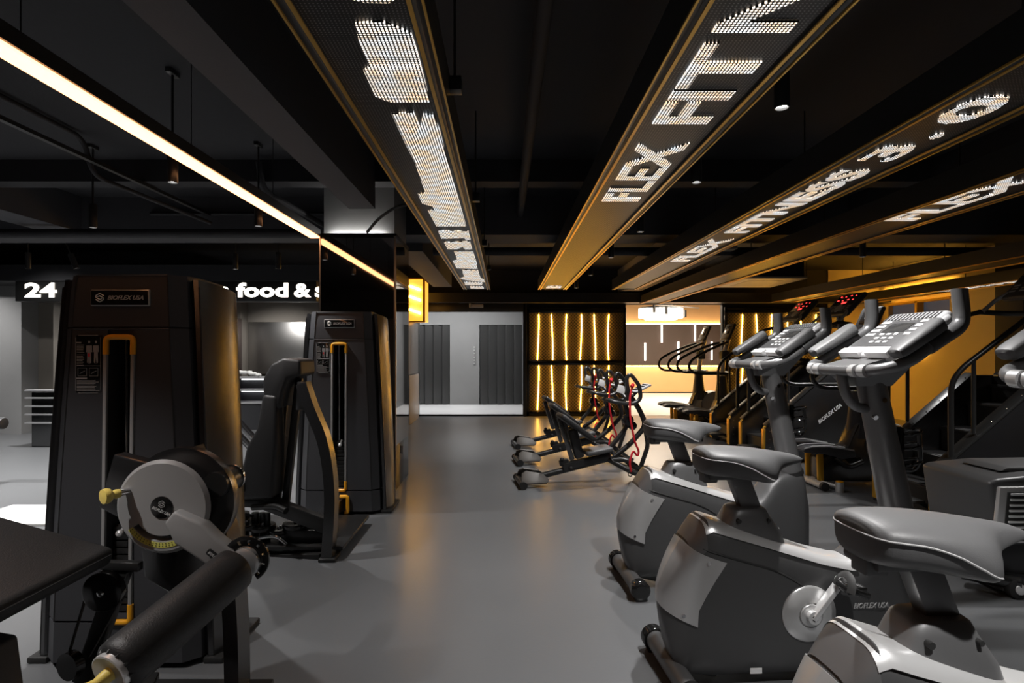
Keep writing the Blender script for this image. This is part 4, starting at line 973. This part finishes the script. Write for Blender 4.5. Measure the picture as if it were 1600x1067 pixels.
# ------------------------------------------------------------------ ab coasters / squat benches
def Q(cx, cy, y=0):
    """pixel of the detail view -> local (x, y, z) on the unit's own plane"""
    px = 780+.225*cx; py = 540+.225*cy
    return Vector(((px-788)/147-.163, y, 1.4+(548-py)/147))
def make_squat(label, loc, rot):
    t = thing('leg_raise_bench', label, 'exercise bench', loc, rot, 'row of three low exercise benches')
    obj('rail', G().tube([Vector((.0, 0, .045)), Vector((.28, 0, .10)), Vector((.95, 0, .25))], .032, 14, .05).tube([Vector((.95, -.02, .25)), Vector((1.15, -.14, .14)), Vector((1.42, -.24, .035))], .030, 14, .05).tube([Vector((.95, .02, .25)), Vector((1.15, .14, .14)), Vector((1.42, .24, .035))], .030, 14, .05), 'black_metal', t)
    rf_ = obj('rear_foot', G().cyl((.0, -.20, .04), (.0, .20, .04), .034, seg=18), 'black_metal', t)
    for s in (-1, 1): obj('end_cap', G().cyl((0, s*.19, .04), (0, s*.225, .04), .04, seg=18), 'black_rubber', rf_)
    for sg in (-1, 1):
        obj('foot_plate', G().prism([(-.02, .0), (.0, .12), (.05, .15), (.22, .11), (.28, .04), (.25, .0)], 'z', -.009, .009, .004).xf(Matrix.Translation((.0, sg*.17, .045)) @ Matrix.Rotation(-sg*R(50) if sg == -1 else R(130), 4, 'X')), 'paddle_brown', t)
    obj('carriage', G().bar((.45, 0, .175), (.97, 0, .285), .09, .075, .01).bar((.42, 0, .215), (.52, 0, .235), .05, .06, .01), 'black_metal', t)
    for kc in ((.44, -.03, .26), (.53, -.06, .17)): obj('carriage_knob', G().ball(kc, .023), 'black_rubber', t)
    obj('seat_pad', G().box((.83, 0, .345), (.29, .27, .05), .018, ('Y', -.16), 3), 'seat_vinyl', t)
    obj('back_pad', G().box((.595, 0, .60), (.44, .28, .055), .022, ('Y', .635), 3), 'leather', t)
    obj('pad_post', G().bar((.64, 0, .27), (.555, 0, .575), .09, .10, .02, up=(1, 0, 0)), 'leather', t)
    obj('pad_post', G().bar((.56, .0, .25), (.43, 0, .66), .045, .05, .01, up=(1, 0, 0)), 'black_satin', t)
    for s in (-1, 1):
        obj('front_upright', G().tube([(1.40, s*.22, .04), (1.12, s*.12, .26), (1.0, s*.05, .24)], .026, 12, .06), 'black_metal', t)
    obj('main_post', G().tube([(1.02, 0, .27), (1.20, 0, .40), (1.38, 0, .60), (1.30, 0, .78), (1.20, 0, .92)], .028, 14, .08), 'black_metal', t)
    obj('brace', G().tube([(.92, 0, .30), (1.16, 0, .58), (1.18, 0, .72), (1.14, 0, .84)], .026, 12, .08).tube([(1.30, 0, .10), (1.40, 0, .38), (1.36, 0, .60)], .024, 12, .05), 'black_metal', t)
    w_ = obj('adjust_wheel', G().cyl((1.17, -.04, .66), (1.17, .04, .66), .06, seg=24, bev=.01).cyl((1.22, -.04, .60), (1.22, .03, .60), .045, seg=20, bev=.01), 'black_gloss', t)
    for s in (-1, 1):
        obj('handle', G().tube([(.93, s*.05, .885), (.94, s*.16, .875), (1.16, s*.19, .845), (1.245, s*.19, .90), (1.23, s*.19, 1.04), (1.13, s*.19, 1.165), (1.09, s*.18, 1.12), (1.12, s*.16, .97), (1.17, 0, .88)], .0215, 12, .045, 5), 'black_metal', t)
    obj('console', G().box((1.315, 0, 1.0), (.19, .20, .022), .008, ('Y', -.45)), 'panel_grey', t)
    g = G()
    for i in range(4):
        for j in range(3): g.box((-.06+.04*i, -.05+.05*j, .013), (.022, .034, .004))
    obj('console_key', g.xf(Matrix.Translation((1.315, 0, 1.0)) @ Matrix.Rotation(-.45, 4, 'Y')), 'screen_dark', t)
    obj('console_stem', G().cyl((1.21, 0, .90), (1.30, 0, .985), .016, seg=10), 'black_metal', t)
    obj('instruction_card', G().box((1.05, -.14, 1.0), (.09, .004, .08), .001, ('Y', .3)), 'white_print', t)
    obj('strap', G().tube([(1.15, -.20, 1.04), (1.115, -.215, .93), (1.12, -.215, .70), (1.17, -.215, .45), (1.22, -.21, .36), (1.20, -.21, .30), (1.15, -.22, .38), (1.11, -.22, .25), (1.13, -.215, .15)], .011, 8, .05, 5).tube([(1.16, -.165, 1.03), (1.15, -.215, 1.05), (1.13, -.23, 1.03)], .02, 8, .01), 'red_strap', t, 'red strap hanging from the handle')
    obj('strap_buckle', G().tube([Vector((1.12+.022*math.cos(a), -.215, .13+.028*math.sin(a))) for a in [2*PI*k/12 for k in range(13)]], .006, 6), 'black_rubber', t)
    return t
sq = make_squat('low bench machine with red strap, nearest of the three on the floor', (.165, 5.95, 0), R(8))
copy_tree(sq, (.165, 7.12, 0), 'low bench machine with red strap, middle of the three on the floor')
copy_tree(sq, (.165, 8.3, 0), 'low bench machine with red strap, farthest of three, before the glowing yellow wall')

# ------------------------------------------------------------------ cross trainers
def make_elliptical(label, loc):
    t = thing('cross_trainer', label, 'cross trainer', loc, 0, 'cross trainers')
    for s in (-1, 1):
        pd = obj('foot_pedal', G().prism([(-.02, .40), (.05, .425), (.25, .43), (.52, .385), (.52, .33), (.40, .31), (.20, .36), (.0, .375)], 'y', s*.16-.085, s*.16+.085, .01), 'black_plastic', t)
        for k in (-1, 1): obj('tread_rib', G().tube([(.0, s*.16+k*.078, .412), (.08, s*.16+k*.078, .435), (.25, s*.16+k*.078, .44), (.5, s*.16+k*.078, .398)], .008, 8), 'panel_grey', pd)
        obj('link_arm', G().tube([(.36, s*.16, .33), (.48, s*.16, .22), (.62, s*.16, .28)], .04, 12, .05), 'black_satin', t)
        obj('arm_rail', G().tube([(.70, s*.30, 1.03), (.12, s*.32, 1.03), (.02, s*.32, 1.12), (.06, s*.32, 1.25), (.28, s*.30, 1.38), (.62, s*.22, 1.52), (.72, s*.16, 1.54)], .022, 12, .09, 6), 'black_metal', t)
    obj('cross_bar', G().tube([(.70, -.30, 1.03), (.78, -.2, 1.03), (.78, .2, 1.03), (.70, .30, 1.03)], .026, 12, .05), 'black_metal', t)
    g = G().prism([(.22, 0.02), (.30, .05), (1.15, .05), (1.15, .30), (1.02, .50), (.86, .62), (.70, .70), (.62, .66), (.52, .42), (.22, .30)], 'y', -.10, .10, .03, 3)
    obj('base_cover', g, 'black_satin', t)
    obj('flywheel_cover', G().cyl((.95, -.14, .42), (.95, .14, .42), .24, seg=36, bev=.03), 'cast_grey', t)
    for ya in (-.13, .10): obj('side_trim', G().prism([(.20, .04), (.26, .04), (.25, .36), (.19, .33)], 'y', ya, ya+.03, .005), 'gold_stripe', t)
    obj('mast_cover', G().tube([(.70, 0, .50), (.69, 0, .72), (.69, 0, .98)], [.13, .10, .07], 16), 'black_plastic', t)
    obj('mast', G().tube([(.69, 0, .95), (.72, 0, 1.30), (.80, 0, 1.60)], .04, 14), 'silver', t)
    obj('mast_collar', G().box((.73, 0, 1.33), (.14, .16, .16), .03), 'black_plastic', t)
    c_ = Matrix.Translation((.80, 0, 1.72)) @ Matrix.Rotation(-1.15, 4, 'Y')
    cn = obj('console', G().box((0, 0, 0), (.30, .34, .045), .018, None, 3).box((-.13, 0, .008), (.05, .30, .05), .015).xf(c_), 'black_plastic', t)
    obj('display', G().box((.03, 0, .024), (.14, .22, .003), .001).xf(c_), 'screen_dark', cn)
    obj('display_digit', text('8.8', c_ @ Vector((.03, 0, .027)), c_.to_3x3() @ Vector((0, -1, 0)), c_.to_3x3() @ Vector((1, 0, 0)), .09, .04, .001), 'white_print', cn)
    for x in (.02, 1.15):
        sb = obj('stabilizer', G().cyl((x+.15, -.28, .045), (x+.15, .28, .045), .035, seg=16), 'silver', t)
        for s in (-1, 1): obj('end_cap', G().cyl((x+.15, s*.27, .045), (x+.15, s*.31, .045), .042, seg=16), 'black_rubber', sb)
    obj('stabilizer_beam', G().b2((.14, -.035, .03), (1.3, .035, .08), .008), 'silver', t)
    obj('levelling_foot', G().cyl((.30, -.33, 0), (.30, -.33, .10), .038, seg=18).cyl((.20, -.02, .05), (.30, -.33, .05), .02), 'silver', t)
    obj('foot_cap', G().cyl((.30, -.33, .10), (.30, -.33, .108), .036, seg=18), 'orange', t)
    return t
el = make_elliptical('farthest cross trainer, silhouetted against the warm lounge wall', (2.93, 10.6, 0))
copy_tree(el, (2.98, 9.6, 0), 'second cross trainer from the back, left of the gold edged stair climbers')
copy_tree(el, (3.03, 5.98, 0), 'cross trainer between two stair climbers, pedals behind the bike column')

# ------------------------------------------------------------------ stair climbers
def make_stair(label, loc):
    t = thing('stair_climber', label, 'stair climber', loc, 0, 'row of stair climbers')
    side = [(0, .02), (.0, .42), (.03, .475), (.85, 1.18), (1.22, 1.18), (1.34, .9), (1.34, .04), (1.18, .04), (.75, .12), (.60, .05)]
    for s in (-1, 1):
        y0, y1 = sorted((s*.30, s*.40))
        sp = obj('side_panel', G().prism(side, 'y', y0, y1, .006), 'black_satin', t)
        # lighter stringer along the slope, with rivets
        sg = obj('stringer', G().bar((.015, s*.352, .468), (.86, s*.352, 1.195), .115, .022, .004), 'rail_metal', t)
        for i in range(7):
            u = (i+.5)/7; p_ = Vector((.02+.83*u, s*.352-.035*1, .468+.725*u+.012)); obj('rivet', G().ball(p_, .007, seg=8), 'chrome', sg)
        obj('front_strip', G().b2((-.012, s*.35-.045, .05), (.004, s*.35+.045, .42), .004), 'gold_stripe', t, 'gold reflective strip on the low front end')
        for z in (.1, .2, .3, .4): obj('screw', G().ball((.05, -.402 if s < 0 else .402, z), .007, seg=8), 'chrome', sp)
        rail = [(.12, s*.37, .54), (.12, s*.37, 1.14), (.20, s*.37, 1.26), (.80, s*.37, 1.72), (.95, s*.33, 1.76)]
        obj('hand_rail', G().tube(rail, .021, 14, .08, 6), 'black_metal', t)
        obj('upper_rail', G().tube([(.22, s*.36, 1.05), (.42, s*.36, 1.05)] if False else [(.30, s*.37, .75), (.30, s*.37, 1.34)], .016, 10), 'black_metal', t)
        obj('front_step', G().b2((-.22, s*.16-.10, .16), (.0, s*.16+.10, .185), .006).bar((-.02, s*.16, .17), (.1, s*.16, .10), .05, .03), 'black_rubber', t) if s < 0 else None
    for i, (x, z) in enumerate(((.06, .28), (.30, .50), (.54, .72), (.78, .94), (1.0, 1.10))):
        stp = obj('step', G().b2((x, -.30, z-.03), (x+.27, .30, z), .006).b2((x+.01, -.29, z-.21), (x+.03, .29, z-.02)), 'black_rubber', t)
        obj('step_grip', G().b2((x+.02, -.28, z), (x+.25, .28, z+.004), .001), 'bike_grey', stp)
        obj('step_stripe', G().b2((x+.02, -.10, z+.004), (x+.25, -.05, z+.006)), 'black_rubber', stp)
    obj('rear_cover', G().prism([(1.0, .05), (1.34, .05), (1.34, 1.1), (1.2, 1.3), (1.02, 1.2)], 'y', -.30, .30, .02), 'black_satin', t)
    obj('mast', G().tube([(1.22, 0, 1.1), (1.20, 0, 1.55), (1.16, 0, 1.85)], .045, 14), 'black_satin', t)
    obj('cross_handle', G().tube([(.93, -.34, 1.76), (1.15, -.30, 1.74), (1.2, 0, 1.72), (1.15, .30, 1.74), (.93, .34, 1.76)], .024, 12, .08, 5), 'black_metal', t)
    c_ = Matrix.Translation((1.22, 0, 2.0)) @ Matrix.Rotation(-.82, 4, 'Y')
    cn = obj('console', G().box((0, 0, 0), (.40, .56, .06), .03, None, 4).box((-.02, 0, -.04), (.26, .34, .06), .02).xf(c_), 'black_plastic', t)
    obj('display', G().box((.08, 0, .031), (.20, .46, .004), .002).xf(c_), 'screen_dark', cn)
    g = G()
    random.seed(5)
    for i in range(4):
        for (dx, w_) in ((.13, .035), (.06, .05)): g.box((dx+.01*(i%2), -.16+.11*i, .0345), (.014, w_*(.8 if i%2 else .5), .003))
    g.box((.015, -.02, .0345), (.03, .10, .003)); obj('red_readout', g.xf(c_), 'red_led', cn, 'glowing red digits')['kind'] = 'stuff'
    g = G()
    for i in range(5):
        for j in range(3): g.box((-.05-.035*j, -.20+.10*i, .032), (.018, .06, .004), .001)
    obj('keypad', g.xf(c_), 'grey_print', cn)
    obj('fan_dial', G().lathe(c_ @ Vector((-.08, 0, .03)), c_.to_3x3() @ Vector((0, 0, 1)), [(.05, 0), (.062, 0), (.062, .01), (.05, .01)], 28), 'silver', cn)
    for s in (-1, 1): obj('console_arm', G().tube([(.95, s*.32, 1.76), (1.05, s*.30, 1.86), (1.12, s*.24, 1.92)], .018, 10), 'silver', t)
    obj('side_logo', text('BIOFLEX USA', (.80, -.402, .62), (.80, 0, .62), (-.62, 0, .80), .36, .045, .002, .02, .3), 'white_print', t)
    obj('leveller', G().cyl((.1, -.35, 0), (.1, -.35, .03), .03).cyl((1.25, -.35, 0), (1.25, -.35, .05), .03).cyl((.1, .35, 0), (.1, .35, .03), .03).cyl((1.25, .35, 0), (1.25, .35, .05), .03), 'black_rubber', t)
    return t
stc = make_stair('stair climber with red console at the back, beside the cross trainers', (3.26, 8.62, 0))
copy_tree(stc, (3.26, 7.5, 0), 'middle stair climber, its side panel and red console seen between the two far bikes')
copy_tree(stc, (3.42, 4.88, 0), 'nearest large stair climber filling the right edge, steps in view')
# last machine: silver front housing at the lower right edge
t = thing('treadmill', 'dark grey motor housing with a silver vent grille at the lower right edge', 'treadmill', (3.1, 3.5, 0), world=True)
g = G().prism([(2.80, .30), (2.755, .60), (2.745, .655), (2.79, .675), (3.05, .70), (3.6, .70), (3.6, .30)], 'y', 3.22, 3.75, .02, 3)
obj('housing', g, 'bike_grey', t)
obj('lid', G().prism([(2.90, .695), (3.5, .70), (3.5, .73), (2.95, .72)], 'y', 3.33, 3.62, .01), 'bike_mid', t)
gr = obj('vent_frame', G().prism([(2.755, .32), (2.785, .635), (3.5, .65), (3.5, .32)], 'y', 3.195, 3.225, .01), 'silver', t)
obj('vent_recess', G().prism([(2.80, .335), (2.825, .61), (3.49, .62), (3.49, .335)], 'y', 3.188, 3.2, .002), 'black_rubber', t)
for i in range(9): obj('vent_slat', G().bar((2.835-.003*(8-i), 3.183, .35+.031*i), (3.49, 3.183, .355+.031*i), .010, .012, .003), 'bright_silver', gr)
obj('lower_body', G().b2((2.84, 3.28, .02), (3.6, 3.75, .31), .015), 'black_plastic', t)
obj('front_beam', G().cyl((2.70, 3.36, .10), (2.92, 3.22, .09), .045, seg=20).b2((2.84, 3.24, .03), (3.5, 3.34, .12), .01), 'black_satin', t)
obj('transport_wheel', G().lathe((2.90, 3.24, .06), (0, -1, 0), [(.001, 0), (.055, 0), (.058, .006), (.058, .04), (.05, .046), (.001, .046)], 28), 'black_rubber', t)
obj('wheel_hub', G().lathe((2.90, 3.194, .06), (0, -1, 0), [(.001, 0), (.03, 0), (.028, .006), (.012, .008), (.001, .008)], 20), 'bright_silver', t)
